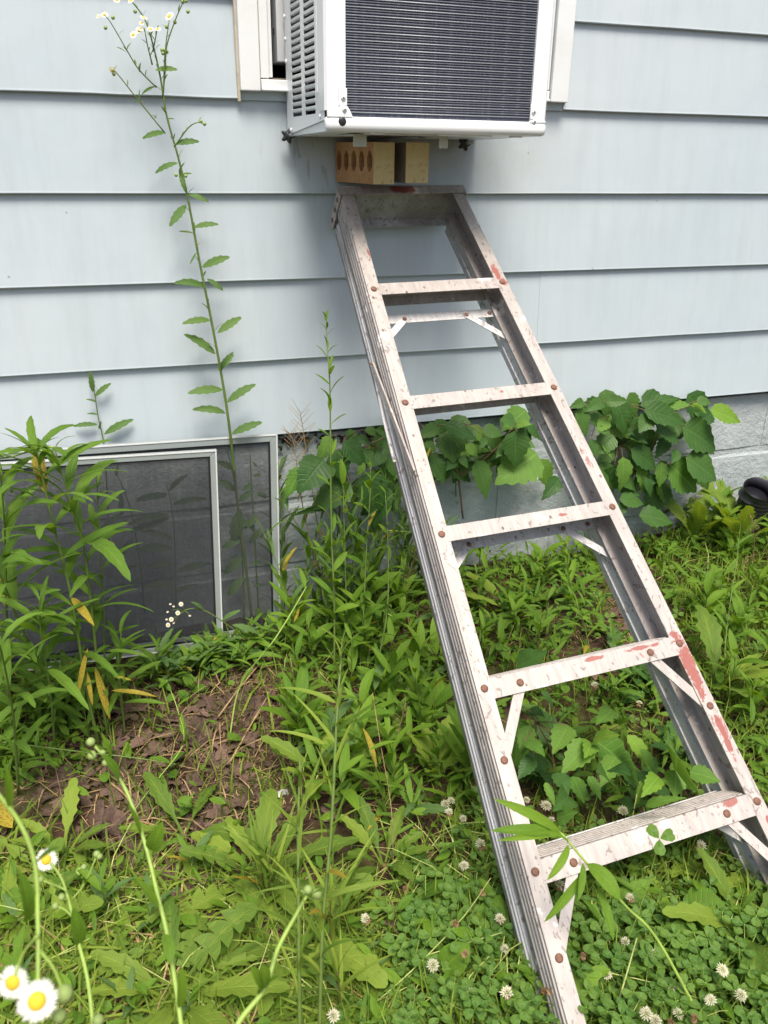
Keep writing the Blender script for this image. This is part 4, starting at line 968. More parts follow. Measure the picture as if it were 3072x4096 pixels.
ivy_cluster('broad dark green ivy cluster hugging the wall right of the ladder', [[A(1345, 1130, -.03), A(1350, 1050, -.05), A(1335, 960, -.06), A(1330, 880, -.05)], [A(1350, 1050, -.05), A(1400, 980, -.07), A(1440, 900, -.07)], [A(1350, 1020, -.05), A(1420, 1010, -.07), A(1470, 990, -.07)], [A(1335, 960, -.06), A(1290, 900, -.06), A(1260, 870, -.05)]], c5,
    Rw('520 165 425 205 .6;640 165 520 230 .6;650 165 800 160 .5;720 165 775 375 .8;865 190 1120 145 .35;890 215 1145 305 .5;1010 195 1180 185 .5;1185 190 1280 238 .5 ivy_young;1300 215 1490 297 .5 ivy_young;1130 320 1335 468 .75;960 290 1105 430 .75;480 205 530 385 .65;700 370 585 500 .7;790 370 915 425 .5;810 460 965 590 .6;760 508 730 732 .75;1040 395 960 520 .7;1100 465 1060 550 .6;1150 510 1338 657 .75;1050 555 1215 727 .72;1000 540 985 700 .6;850 545 880 740 .62;700 590 840 720 .6;740 700 870 750 .7;620 540 700 730 .6;740 770 890 800 .6;860 870 1070 920 .7;760 790 720 900 .6;870 300 960 290 .5 ivy_young;800 300 900 260 .5;560 250 640 330 .7;600 330 690 370 .6;1215 160 1310 175 .7;640 650 720 560 .6;560 400 600 520 .6;880 400 800 360 .6;660 280 600 360 .7;930 250 860 360 .7;640 420 690 520 .8;900 640 930 760 .6;960 620 900 700 .5'), -0.09, 'ivy clusters along the foundation', filler=38, flo=1065)
c4 = lambda x, y: (648+x*.358, 810+y*.358)
ivy_cluster('dark ivy leaves on the foundation seen between the ladder steps', [[A(1000, 1120, -.03), A(990, 1030, -.05), A(975, 950, -.06), A(1000, 915, -.06)], [A(990, 1030, -.05), A(1060, 980, -.06), A(1110, 920, -.06)], [A(975, 950, -.06), A(930, 930, -.06), A(905, 915, -.05)]], c4,
    Rw('840 310 705 385 .6;900 335 925 535 .95;870 300 1072 400 .5;1100 330 1225 365 .7;1300 285 1205 270 .9;1310 300 1400 300 .8;1300 335 1297 555 .68;1430 470 1175 665 .72;1060 515 1122 755 .62;780 480 870 655 .6;1000 420 1075 500 .7;960 490 1015 565 .7;1570 620 1455 760 .6;760 400 820 470 .7;940 500 880 580 .6;1250 420 1180 500 .6;740 330 800 440 .7;1120 380 1080 450 .6;1330 400 1420 440 .7'), -0.075, 'ivy clusters along the foundation', filler=34, flo=1000)
c3 = lambda x, y: (486+x*.2604, 864+y*.2604)
ivy_cluster('dark ivy cluster at the foundation between the screens and the ladder', [[A(730, 1160, -.03), A(735, 1070, -.05), A(740, 980, -.06), A(750, 945, -.06)], [A(740, 1000, -.05), A(800, 960, -.06), A(850, 935, -.06)], [A(735, 1060, -.05), A(680, 1010, -.06)]], c3,
    Rw('870 300 810 435 .72;980 350 1165 545 .72;930 410 980 692 .62;820 490 600 775 .85;650 560 498 822 .5;1040 680 730 912 .7;1130 420 1245 560 .8;1330 430 1238 555 .7;1160 245 1300 300 .6;1360 480 1405 645 .6;1200 590 1240 985 .7;1330 700 1235 1065 .6;850 890 543 967 .2;1260 250 1340 330 .7;1100 300 1210 380 .6;1390 350 1300 480 .7;900 560 850 680 .6;1420 560 1330 700 .7;1150 520 1100 640 .6;1280 560 1320 700 .6'), -0.075, 'ivy clusters along the foundation', filler=14, flo=1080)
c6 = lambda x, y: (957+x*.4232, 1296+y*.4232)
def yy(v): return -0.93
ivy_cluster('light green three leaved ivy under the ladder below its fourth step', [[AG(1190, 1760), A(1195, 1640, -.92), A(1160, 1560, -.92)], [AG(1215, 1760), A(1215, 1700, -.93), A(1255, 1630, -.93), A(1275, 1605, -.93)], [AG(1330, 1760), A(1400, 1700, -.95), A(1455, 1665, -.97)], [AG(1260, 1780), A(1255, 1740, -.95), A(1290, 1690, -.95)]], c6,
    Rw('385 595 365 872 .52 ivy_mid;395 535 562 685 .42 ivy_mid;768 715 1003 952 .62 ivy_mid;750 722 603 893 .5 ivy_mid;765 720 905 692 .5 ivy_young;940 690 1072 885 .45 ivy_young;1180 862 1140 728 .95 ivy_mid;1185 868 1182 1012 .95 ivy_mid;1258 880 1418 930 .75 ivy_mid;1035 1050 1248 1010 .25 ivy_mid;380 345 535 262 .6 ivy;500 465 565 565 .5 ivy;740 900 805 1025 .5 ivy_mid;520 930 572 1065 .4 ivy_mid;760 730 720 810 .6 ivy_young;640 800 700 900 .5 ivy;460 800 380 920 .5 ivy;580 880 640 1000 .6 ivy;850 940 780 880 .6 ivy;420 720 520 800 .55 ivy_mid;440 640 400 800 .5 ivy_mid;640 640 560 790 .5 ivy_mid;880 800 800 960 .5 ivy_mid;1010 760 1080 900 .55 ivy_mid;660 900 720 1040 .5 ivy_mid;1100 900 1010 1010 .5 ivy_young;900 640 980 620 .4 ivy_mid;860 860 960 900 .6 ivy;560 700 640 760 .6 ivy;430 560 520 600 .6 ivy;1000 880 1090 960 .5 ivy;580 1120 690 1080 .5 ivy_mid;640 1000 560 1080 .5 ivy;1090 640 1160 700 .5 ivy;870 560 780 640 .4 ivy_mid'), -0.93, None, 'ivy_plant', nrm=(0.0, -0.45, 0.9), dy=(-0.06, 0.04))
# --- goldenrods at the left, in front of the screens
def goldenrod(label, line, n, y, Lmax, t0=0.2, kinds='goldenrod', r0=0.004, group=None, elev=0.35, extra=None, stem='stem', t1=0.98, lprof=None, name='goldenrod'):
    pts = [AG(*line[0])]
    for i, (u, v) in enumerate(line[1:]): pts.append(A(u, v, pts[0].y+(y-pts[0].y)*(i+1)/(len(line)-1)))
    st = crom(pts); r = thing(name, label, 'weed', st[0], group); stem_obj(r, [(st, r0, r0*0.35)], stem)
    f = lprof or (lambda t: Lmax*(0.55+0.75*math.sin(math.pi*min(1, max(0, (t-0.05)/0.95))))/1.25)
    auto_leaves(r, st, kinds, n, t0, t1, f, elev, droop=0.55)
    if extra: extra(r, st)
    return r
def bent_top(r, st):
    p = st[-1]; q = crom([p, A(90, 966, -0.39), A(30, 985, -0.39), A(-12, 992, -0.40)], 4); stem_obj(r, [(q, 0.0026, 0.0015)], 'stem_pale', 'bent_tip')
    for t in (0.3, 0.5, 0.8, 1.0):
        a, d = along(q, t); put_leaf(r, rnd.choice(LV['goldenrod']), a, a+V((-0.07, -0.03, -0.01+0.03*t)))
def yellow_low(r, st):
    for (u, v, u2, v2) in ((205, 1440, 238, 1555), (188, 1450, 200, 1525), (240, 1492, 340, 1506), (245, 1462, 285, 1470), (190, 1400, 170, 1500)):
        put_leaf(r, rnd.choice(LV['yellow']), A(u, v, -0.42), A(u2, v2, -0.45), name='yellow_leaf')
GG = 'goldenrods standing in front of the screens'
goldenrod('goldenrod with yellowed lower leaves, its straight stem before the left screen', [(215, 1620), (184, 1470), (156, 1298), (113, 1122), (84, 1000), (76, 975)], 30, -0.40, 0.165, 0.16, r0=0.0042, extra=yellow_low)
goldenrod('tallest goldenrod with its yellow tip snapped over to the left', [(235, 1600), (213, 1458), (184, 1201), (152, 1083), (117, 966)], 28, -0.39, 0.165, 0.22, r0=0.0044, extra=bent_top)
goldenrod('goldenrod leaning right from the left edge of the photo, low down', [(130, 1600), (94, 1458), (47, 1357), (8, 1261), (-30, 1180)], 22, -0.50, 0.155, 0.2)
goldenrod('short goldenrod tip just right of the snapped one, close to the screen', [(225, 1560), (225, 1360), (216, 1180), (209, 1035)], 16, -0.30, 0.11, 0.3, r0=0.003, elev=0.6)
goldenrod('outermost goldenrod cut by the left edge of the photo, upper leaves', [(20, 1600), (15, 1400), (10, 1150), (0, 1010)], 26, -0.45, 0.165, 0.2)
goldenrod('low leafy goldenrod at the foot of the smaller screen', [(270, 1590), (262, 1500), (255, 1420), (262, 1370)], 16, -0.35, 0.12, 0.2, r0=0.003)
goldenrod('goldenrod hidden among the stems below the snapped tip', [(120, 1640), (110, 1500), (90, 1380), (85, 1290)], 20, -0.52, 0.15, 0.2, r0=0.0034)
goldenrod('nearest of the goldenrods at the left edge with long narrow leaves', [(40, 1720), (30, 1560), (10, 1440), (-15, 1340)], 20, -0.72, 0.13, 0.15, r0=0.0034)
goldenrod('small leafy goldenrod at the very corner of the screens and soil', [(330, 1480), (335, 1440), (345, 1400)], 12, -0.28, 0.09, 0.1, r0=0.0024)
# --- tall thin ones in the middle
ML = lambda m: (lambda t: m*(1.05-0.75*t))
goldenrod('tall thin sprout in the middle with its tip below the bricks', [(722, 1480), (722, 1300), (716, 1150), (714, 950), (712, 820), (706, 740), (705, 682)], 30, -0.16, 0.07, 0.12, 'seedling', 0.0030, None, 0.9, lprof=ML(0.085))
goldenrod('leafy sprout beside the tall thin one, half its height', [(740, 1460), (748, 1340), (745, 1200), (742, 1080), (740, 985)], 20, -0.14, 0.08, 0.15, 'seedling', 0.0026, None, 0.7, lprof=ML(0.085))
goldenrod('bright sprout against the left rail with upright narrow leaves', [(775, 1480), (785, 1330), (792, 1180), (800, 1060), (800, 1000)], 20, -0.16, 0.09, 0.15, 'seedling', 0.0026, None, 0.6, lprof=ML(0.10))
goldenrod('reddish sprout leaning right toward the ladder, mid height', [(800, 1500), (835, 1330), (838, 1180), (832, 1060)], 18, -0.18, 0.09, 0.15, 'seedling', 0.0026, None, 0.6, lprof=ML(0.09))
goldenrod('flower budded sprout seen between the second and third steps', [(985, 1180), (990, 1130), (985, 1070), (985, 1000), (988, 960)], 20, -0.16, 0.05, 0.1, 'seedling', 0.0024, None, 0.8, lprof=ML(0.05))
goldenrod('goldenrod sprout touching the left rail at the fourth step', [(985, 1800), (990, 1700), (985, 1640), (998, 1580)], 16, -0.72, 0.1, 0.1, 'seedling', 0.0028, None, 0.55, lprof=ML(0.10))
goldenrod('bright pointed sprout on the open ground between third and fourth steps', [(1275, 1410), (1262, 1350), (1240, 1290), (1228, 1240)], 9, -0.45, 0.1, 0.05, 'big_grass', 0.0022, None, 0.8, lprof=ML(0.10))
goldenrod('broad bladed sprout just right of the right rail, upper', [(1420, 1330), (1425, 1280), (1432, 1220), (1435, 1180)], 8, -0.42, 0.1, 0.15, 'big_grass', 0.0022, None, 0.7, lprof=ML(0.11))
goldenrod('tall bladed sprout standing in the grass right of the ladder', [(1560, 1480), (1572, 1340), (1590, 1220), (1600, 1130)], 9, -0.40, 0.1, 0.2, 'big_grass', 0.002, None, 0.7, lprof=ML(0.09))
# --- plant leaning over the ladder foot
def over_ladder():
    Zs = 1.22
    st = crom([AD(u, v, z) for u, v, z in ((1530, 2230, 1.30), (1420, 2030, 1.27), (1352, 1958, 1.25), (1265, 1862, Zs), (1212, 1800, Zs), (1180, 1785, Zs))])
    r = thing('goldenrod', 'bright goldenrod tip bending left across the bottom step', 'weed', st[0]); stem_obj(r, [(st, 0.0028, 0.0012)], 'stem_pale')
    cz = lambda x, y: (957+x*.4232, 1296+y*.4232)
    for (a, b, c, d, w_) in Rw('600 1190 255 1015 .9;590 1190 240 1178 .8;605 1188 275 1228 .7;640 1250 530 1432 1.0;725 1385 515 1645 1.0;735 1345 905 1535 2.0;785 1450 870 1742 1.1;715 1340 690 1535 1.3;650 1240 560 1180 .6'):
        p, q = cz(a, b), cz(c, d); put_leaf(r, rnd.choice(LV['big_grass']), AD(*p, Zs), AD(*q, Zs-rnd.uniform(0, .05)), V((0.1, -0.7, 0.8)), ws=w_)
over_ladder()
# --- narrow leaved stems in the front
def narrow(label, line, leaves, n):
    st = crom([AD(*q) for q in line]); r = thing('narrow_leaf_weed', label, 'weed', st[0]); stem_obj(r, [(st, 0.0030, 0.0014)], 'stem')
    cz = lambda x, y: (540+x*.3906, 1404+y*.3906)
    for (a, b, c, d) in leaves:
        u, v = cz(a, b); u2, v2 = cz(c, d); z = 1.15; put_leaf(r, rnd.choice(LV['linear']), AD(u, v, z), AD(u2, v2, z+rnd.uniform(-.1, .05)), V((0, -0.5, 0.9)), ws=1.0)
    auto_leaves(r, st, 'linear', n, 0.1, 0.98, lambda t: 0.105*(1.15-0.7*t), 0.8, ws=0.9)
narrow('taller narrow leaved weed standing in the front middle', [(690, 2240, 1.12), (697, 2000, 1.12), (715, 1800, 1.13), (727, 1560, 1.15), (735, 1440, 1.17), (740, 1380, 1.18)], L2('470 290 130 215;480 450 780 240;410 520 90 450;440 1000 180 1040;400 1370 840 1275;440 1190 480 1060'), 26)
narrow('shorter narrow leaved weed left of the taller one in front', [(648, 2240, 1.08), (645, 2000, 1.08), (644, 1800, 1.1), (648, 1640, 1.12)], L2('270 1000 60 780;280 1300 0 1350;270 1500 150 1400;290 870 410 530;280 1320 80 1190'), 14)
# --- fleabanes close to the viewer
def near_fleabane(label, line, r0, flowers, buds, leaves, branches=()):
    st = crom([AD(*q) for q in line]); r = thing('fleabane', label, 'flower', st[0]); stem_obj(r, [(st, r0, r0*0.6)]+[(crom([AD(*q) for q in b], 4), r0*0.5, r0*0.4) for b in branches], 'stem_pale')
    for (u, v, z, rad, d) in flowers: daisy(r, AD(u, v, z), d, rad)
    for (u, v, z, rad) in buds: bud(r, AD(u, v, z), (0.1, -0.4, 0.9), rad)
    for (u, v, u2, v2, z, w_) in leaves: put_leaf(r, rnd.choice(LV['seedling']), AD(u, v, z), AD(u2, v2, z-0.02), V((0.2, -0.35, 0.9)), ws=w_*1.1)
ca = lambda x, y: (x*.3906, 1404+y*.3906)
near_fleabane('budding fleabane stem leaning up through the bare soil in front', [(400, 2330, .70), (391, 2212, .72), (363, 2029, .75), (340, 1931, .77), (312, 1818, .79), (273, 1709, .81), (230, 1642, .82), (205, 1612, .82)], 0.0024, [], [(196, 1603, .82, .0046), (199, 1632, .82, .0048), (228, 1648, .82, .0036), (222, 1626, .82, .003)],
    [(*ca(840, 1110), *ca(900, 945), .77, 1.1), (*ca(920, 1570), *ca(945, 1745), .74, 1.2), (*ca(880, 1430), *ca(735, 1250), .75, .7), (*ca(660, 720), *ca(560, 570), .8, 1.0), (*ca(780, 1030), *ca(700, 840), .78, .5), (*ca(610, 620), *ca(555, 455), .8, .5), (*ca(600, 560), *ca(640, 530), .8, .6), (*ca(990, 1980), *ca(1000, 1740), .72, .7), (*ca(520, 600), *ca(440, 540), .8, .5)])
near_fleabane('small single daisy with buds over the dandelion leaves in front', [(205, 2260, .72), (190, 2120, .74), (168, 2029, .76), (152, 1959, .78), (134, 1900, .79), (112, 1868, .79), (103, 1860, .79)], 0.0019, [(100, 1857, .79, .0108, (0.05, -0.75, 0.55))], [(181, 1873, .78, .0030), (209, 1845, .78, .0034), (88, 1900, .78, .0030), (133, 1938, .77, .0034), (120, 1957, .77, .0034), (215, 1850, .78, .003)],
    [(*ca(440, 1640), *ca(400, 1420), .76, 1.2), (*ca(470, 1300), *ca(530, 1240), .78, .5), (*ca(240, 1250), *ca(340, 1290), .78, .5), (*ca(350, 1180), *ca(400, 1140), .78, .4)], [((155, 1945, .78), (185, 1905, .78), (209, 1848, .78)), ((145, 1925, .78), (120, 1912, .78), (90, 1902, .78)), ((160, 1985, .77), (140, 1965, .77), (121, 1958, .77)), ((172, 1890, .78), (165, 1880, .78), (181, 1873, .78))])
near_fleabane('pair of large blurred daisies at the bottom left corner', [(-260, 2300, .62), (-170, 1800, .62), (-60, 1690, .60), (20, 1745, .57), (72, 1850, .53), (82, 1990, .50), (82, 2150, .475)], 0.0021, [(80, 2162, .47, .0118, (-0.02, -0.85, 0.75)), (28, 2122, .50, .0102, (-0.25, -0.85, 0.6))], [(138, 2147, .49, .0056), (128, 2195, .49, .0042), (212, 2204, .55, .004)],
    [(20, 1745, 10, 1650, .57, .6), (75, 1870, 130, 1830, .53, .6), (60, 1990, 40, 1880, .52, .7)], [((82, 2020, .49), (50, 2060, .5), (30, 2120, .5)), ((82, 2050, .49), (115, 2090, .49), (137, 2145, .49))])
near_fleabane('pale budding fleabane stem rising at the bottom middle', [(470, 2400, .62), (505, 2230, .64), (572, 2135, .66), (600, 2050, .68), (640, 1975, .70), (662, 1936, .71)], 0.0024, [], [(665, 1922, .71, .0040), (684, 1932, .71, .0046), (652, 1930, .71, .003)],
    [(*ca(1470, 1870), *ca(1440, 1740), .65, 1.3), (*ca(1480, 1700), *ca(1490, 1610), .66, 1.3), (668, 1940, 705, 1925, .70, 1.0), (655, 1950, 640, 1925, .70, .8), (574, 2135, 606, 2108, .66, .7), (565, 2140, 540, 2090, .66, 1.3), (556, 2150, 600, 2110, .66, 0.5)])
# =================================================================== WEEDS THAT STAND IN NUMBERS
PG = random.Random(21)
def gp(x, y): return V((x, y, gz(x, y)))
LMK = [(AG(u, v), n) for u, v, n in ((606, 1722, 'the paper scrap'), (215, 1600, 'the yellowed goldenrod'), (600, 1370, 'the screen corner'), (420, 1420, 'the smaller screen'), (110, 1950, 'the small daisy'), (60, 2220, 'the blurred daisies'), (670, 2000, 'the narrow leaved weeds'), (720, 1440, 'the tall thin sprout'), (1040, 1500, "the fourth step's left end"), (1140, 1900, "the bottom step's left end"), (1180, 2150, "the ladder's left foot"), (1600, 1850, "the bottom step's right end"), (1480, 1450, "the fourth step's right end"), (1620, 1150, 'the drain pipe'), (1400, 1120, 'the right ivy cluster'), (1130, 1250, 'the third step'), (1270, 1680, 'the light green ivy'), (830, 1890, 'the dark hollow'), (560, 1905, 'the large jagged dandelion'), (900, 2190, 'the bottom edge'), (1560, 2190, 'the bottom right corner'), (800, 1250, 'the block wall'), (640, 1560, 'the short narrow leaved weed'), (400, 1650, 'the long dry stalk'), (900, 1620, 'the left rail'))]
def near(base, x, y):
    return base+', nearest '+min(LMK, key=lambda q: (q[0].x-x)**2+(q[0].y-y)**2)[1]
def sprout(x, y, h, kind, n, L, label, group, name='goldenrod_sprout', lean=0.25, stem='stem', elev=0.55, r0=0.0018, t0=0.12):
    b = gp(x, y); a = PG.uniform(0, 6.28); ln = V((math.cos(a), math.sin(a)*0.7-0.15, 0))*lean*h*PG.random()
    st = crom([b-V((0, 0, .01)), b+V((0, 0, h*0.5))+ln*0.3, b+V((0, 0, h))+ln], 4); r = thing(name, near(label, x, y), 'weed', b, group)
    stem_obj(r, [(st, r0, r0*0.5)], stem, n=5); auto_leaves(r, st, kind, n, t0, 1.0, lambda t: L*(0.6+0.6*math.sin(math.pi*min(1, t*0.8+0.1))), elev, PG); return r
mid2 = region([(600, 1300), (880, 1210), (930, 1330), (700, 1420), (610, 1400)])
mid = region([(640, 1330), (900, 1240), (985, 1440), (1020, 1740), (930, 1790), (740, 1790), (630, 1640), (610, 1420)])
for x, y in scatter(mid, 50, PG): sprout(x, y, PG.uniform(.08, .22), 'seedling', PG.randint(6, 10), PG.uniform(.06, .10), 'pointed leaved green sprout in the thicket', 'goldenrod sprouts left of the ladder', elev=PG.uniform(.3, .9))
for x, y in scatter(mid2, 30, PG): sprout(x, y, PG.uniform(.22, .5), PG.choice([('fleabane_thin',), ('goldenrod', 'fleabane_thin'), ('seedling', 'fleabane_thin')]), PG.randint(11, 20), PG.uniform(.045, .085), 'tall thin stemmed weed by the foundation', 'thin weeds by the foundation', elev=PG.uniform(.5, 1.0), lean=.5)
for x, y in scatter(mid, 14, PG): sprout(x, y, PG.uniform(.05, .14), ('goldenrod', 'fleabane'), PG.randint(5, 9), PG.uniform(.06, .10), 'dark broad leaved weed low in the thicket', 'dark weeds left of the ladder', elev=.3)
lad = region([(960, 1200), (1260, 1200), (1330, 1380), (1150, 1430), (1010, 1450)])
for x, y in scatter(lad, 20, PG): sprout(x, y, PG.uniform(.06, .15), 'seedling', PG.randint(5, 8), PG.uniform(.05, .085), 'small green sprout under the ladder', 'sprouts under the ladder')
lwall = region([(1000, 1175), (1260, 1150), (1300, 1190), (1020, 1230)])
for x, y in scatter(lwall, 14, PG): sprout(x, y, PG.uniform(.08, .22), PG.choice(['goldenrod', 'seedling', 'fleabane']), PG.randint(6, 11), PG.uniform(.05, .085), 'leafy weed before the foundation inside the ladder', 'weeds at the foundation behind the ladder')
und = region([(1080, 1440), (1400, 1420), (1560, 1720), (1420, 1760), (1180, 1790)])
for x, y in scatter(und, 11, PG): sprout(x, y, PG.uniform(.04, .08), ('goldenrod', 'ivy'), PG.randint(6, 9), PG.uniform(.06, .09), 'dark leafy sprout low under the ladder steps', 'dark sprouts under the ladder', elev=0.3)
rt = region([(1400, 1150), (1700, 1110), (1760, 1500), (1700, 1720), (1620, 1600), (1480, 1350)])
for x, y in scatter(rt, 34, PG): sprout(x, y, PG.uniform(.05, .15), ('big_grass', 'seedling'), PG.randint(5, 8), PG.uniform(.06, .10), 'broad bladed green sprout in the grass', 'sprouts right of the ladder')
lf = region([(-60, 1500), (230, 1500), (180, 1700), (-80, 1720)])
for x, y in scatter(lf, 18, PG): sprout(x, y, PG.uniform(.06, .2), 'goldenrod', PG.randint(7, 11), PG.uniform(.08, .12), 'long leaved sprout under the goldenrods', 'sprouts at the left edge')
ft = region([(230, 1475), (480, 1425), (600, 1385), (650, 1420), (420, 1485), (260, 1515)])
for x, y in scatter(ft, 15, PG): sprout(x, y, PG.uniform(.03, .08), ('goldenrod', 'fleabane'), PG.randint(5, 8), PG.uniform(.06, .10), 'limp leafy weed at the foot of the window screens', 'weeds at the foot of the screens', elev=0.25)
soilp = region([(240, 1500), (640, 1440), (700, 1740), (560, 1800), (260, 1780), (200, 1640)])
for x, y in scatter(soilp, 10, PG): sprout(x, y, PG.uniform(.02, .06), ('violet', 'seedling'), PG.randint(3, 5), PG.uniform(.025, .045), 'tiny weed seedling on the bare brown soil', 'seedlings on the bare soil', elev=0.35, r0=0.001)
fl = region([(0, 1900), (640, 1850), (800, 2000), (780, 2230), (-40, 2230)])
for x, y in scatter(fl, 14, PG): sprout(x, y, PG.uniform(.04, .10), ('seedling', 'fleabane'), PG.randint(4, 7), PG.uniform(.04, .07), 'small bright green weed among dandelion leaves', 'small weeds in the front', elev=0.4)
nl = region([(560, 1950), (800, 1900), (820, 2260), (520, 2260)])
for x, y in scatter(nl, 6, PG): sprout(x, y, PG.uniform(.10, .2), 'linear', PG.randint(9, 14), .11, 'narrow leaved weed low in the front middle', 'narrow leaved weeds in the front', 'narrow_leaf_weed', stem='stem_red', elev=0.8)
# --- dandelions: rosettes of toothed leaves
def rosette(u, v, n, L0, label, elev=0.25, kinds=('dandelion', 'dandelion_whole'), group=None, a0=None, spread=6.28):
    p = AG(u, v); r = thing('dandelion', label, 'weed', p+V((0, 0, 0.005)), group); mb = MB(); mb.lathe([(0.007, -0.012), (0.008, 0), (0.004, 0.010)], n=8); mb.obj('root_crown', M['stem_red'], r)
    L = L0*1.2; a = PG.uniform(0, 6.28) if a0 is None else a0
    for i in range(n):
        q = a+spread*(i+PG.uniform(-.3, .3))/n; s_ = V((math.cos(q), math.sin(q), 0)); e = elev+PG.uniform(-.15, .3); l = L*PG.uniform(.7, 1.15)
        b = r.location+V((0, 0, 0.004+0.002*(i % 4)))+s_*0.006
        put_leaf(r, PG.choice(LV[PG.choice(kinds)]), b, b+(s_*math.cos(e)+V((0, 0, 1))*math.sin(e))*l, V((0, 0, 1)))
rosette(560, 1905, 10, .16, 'large dandelion with jagged leaves spread over the front soil', 0.2)
rosette(140, 1850, 6, .11, 'dandelion with upright dark leaves above the small daisy', 0.5, ('dandelion_whole',))
rosette(400, 1815, 6, .125, 'dandelion with two long dark leaves below the bare soil patch', 0.12, ('dandelion_whole',))
rosette(650, 2050, 8, .14, 'dandelion rosette at the feet of the narrow leaved weeds', 0.25)
rosette(830, 1880, 8, .11, 'crinkled light green dandelion by the dark hole in the soil', 0.5, ('dandelion_whole',))
rosette(380, 2170, 9, .15, 'dandelion rosette at the bottom under the caption corner', 0.2)
rosette(40, 2010, 8, .14, 'dandelion rosette at the left edge above the blurred daisies', 0.3)
rosette(1500, 1180, 9, .17, 'dandelion with tall crinkled leaves against the foundation, right', 0.75, ('dandelion', 'dandelion_whole'))
rosette(1590, 1190, 9, .18, 'dandelion with tall crinkled leaves before the drain pipe', 0.75, ('dandelion', 'dandelion_whole'))
rosette(1420, 1140, 7, .13, 'light green dandelion at the foot of the right ivy cluster', 0.6, ('dandelion_whole',))
rosette(1545, 1500, 8, .17, 'broad leaved dandelion right of the right rail', 0.5, ('dandelion_whole',))
rosette(1110, 1330, 6, .16, 'long toothed dandelion leaves lying between the third and fourth steps', 0.25, ('dandelion_whole',))
rosette(1640, 1900, 7, .14, 'dandelion at the right edge beside the bottom brace', 0.4, ('dandelion_whole',))
rosette(1620, 2040, 6, .14, 'yellow green broad leaves at the right edge over the clover', 0.5, ('dandelion_whole',))
rosette(700, 1700, 7, .12, 'dandelion half hidden behind the tall narrow leaved weed', 0.5, ('dandelion_whole',))
rosette(940, 1700, 7, .12, 'dandelion standing upright among the sprouts by the left rail', 0.8, ('dandelion_whole',))
# explicit broad leaves
def solo(label, cat, name, rows):
    p = AG(rows[0][0], rows[0][1]); r = thing(name, label, cat, p); stem_obj(r, [([p-V((0, 0, .01)), p+V((0, 0, .012))], .003, .002)], 'stem_pale')
    for (u, v, u2, v2, h, w_, k) in rows:
        b = AG(u, v)+V((0, 0, h*0.4)); put_leaf(r, PG.choice(LV[k]), b, AG(u2, v2)+V((0, 0, h)), V((0, -.3, 1)), ws=w_)
solo('big oval plantain leaf with reddish edge at the lower left edge', 'weed', 'plantain', [(-10, 1975, 90, 1975, .05, 3.2, 'goldenrod'), (60, 1980, 0, 1900, .03, 3.0, 'goldenrod')])
solo('yellowing lobed leaf at the left edge above the daisies', 'weed', 'yellow_weed', [(-25, 1760, 35, 1830, .05, 3.5, 'yellow'), (-20, 1790, 30, 1770, .05, 3.0, 'yellow')])
for i, (u, v, u2, v2, w_) in enumerate(((905, 1965, 960, 1990, 2.2), (1040, 2060, 1075, 2000, 2.6), (1330, 1985, 1400, 1965, 2.2), (1470, 2010, 1550, 2020, 2.0), (950, 2130, 1010, 2105, 2.4), (1210, 2190, 1290, 2170, 2.2), (1420, 2090, 1490, 2075, 2.2), (1090, 1950, 1120, 1890, 2.6))):
    p = AG(u, v); r = thing('broad_weed', near('single broad green leaf pushing up through the clover', p.x, p.y), 'weed', p, 'broad leaves in the clover'); stem_obj(r, [([p-V((0, 0, .01)), p+V((0, 0, .03))], .002, .0015)], 'stem_pale')
    put_leaf(r, PG.choice(LV[('violet', 'seedling', 'ivy_young')[i % 3]]), p+V((0, 0, .03)), AG(u2, v2)+V((0, 0, .075)), V((PG.uniform(-.3, .3), -.3, 1)), ws=w_ if i % 3 == 1 else 1.0)
# --- clover
cl = region([(860, 1850), (1060, 1740), (1180, 1840), (1460, 1800), (1700, 1900), (1760, 2300), (700, 2300), (740, 2100)])
cl2 = region([(900, 1990), (1180, 1960), (1659, 1960), (1690, 2260), (820, 2260)])
def tre_mtx(p, s_, g, root):
    n_ = V((g.gauss(0, .28), g.gauss(0, .28)-.12, 1)).normalized()
    return Matrix.Translation(p-root) @ n_.to_track_quat('Z', 'Y').to_matrix().to_4x4() @ Matrix.Rotation(g.uniform(0, 6.28), 4, 'Z') @ Matrix.Diagonal((s_, s_, s_, 1))
for x, y in scatter(cl2, 58, PG)+scatter(cl, 20, PG):
    b = gp(x, y); r = thing('clover', near('low clover plant with round three part leaves', x, y), 'clover', b, 'clover plants around the ladder foot'); mb = MB(); n = PG.randint(4, 6); tops = []
    for i in range(n):
        a = PG.uniform(0, 6.28); d = PG.uniform(.012, .05); h = PG.uniform(.035, .085); t = b+V((math.cos(a)*d, math.sin(a)*d, h)); tops.append(t)
        mb.tube([q-b for q in crom([b, b.lerp(t, .5)+V((0, 0, h*.15)), t], 3)], 0.0009, 0.0007, 4)
    mb.obj('stem', M['stem_pale'], r, True)
    for t in tops: link('leaf', PG.choice(TRE), r, mtx=tre_mtx(t, PG.uniform(.015, .0225), PG, b))
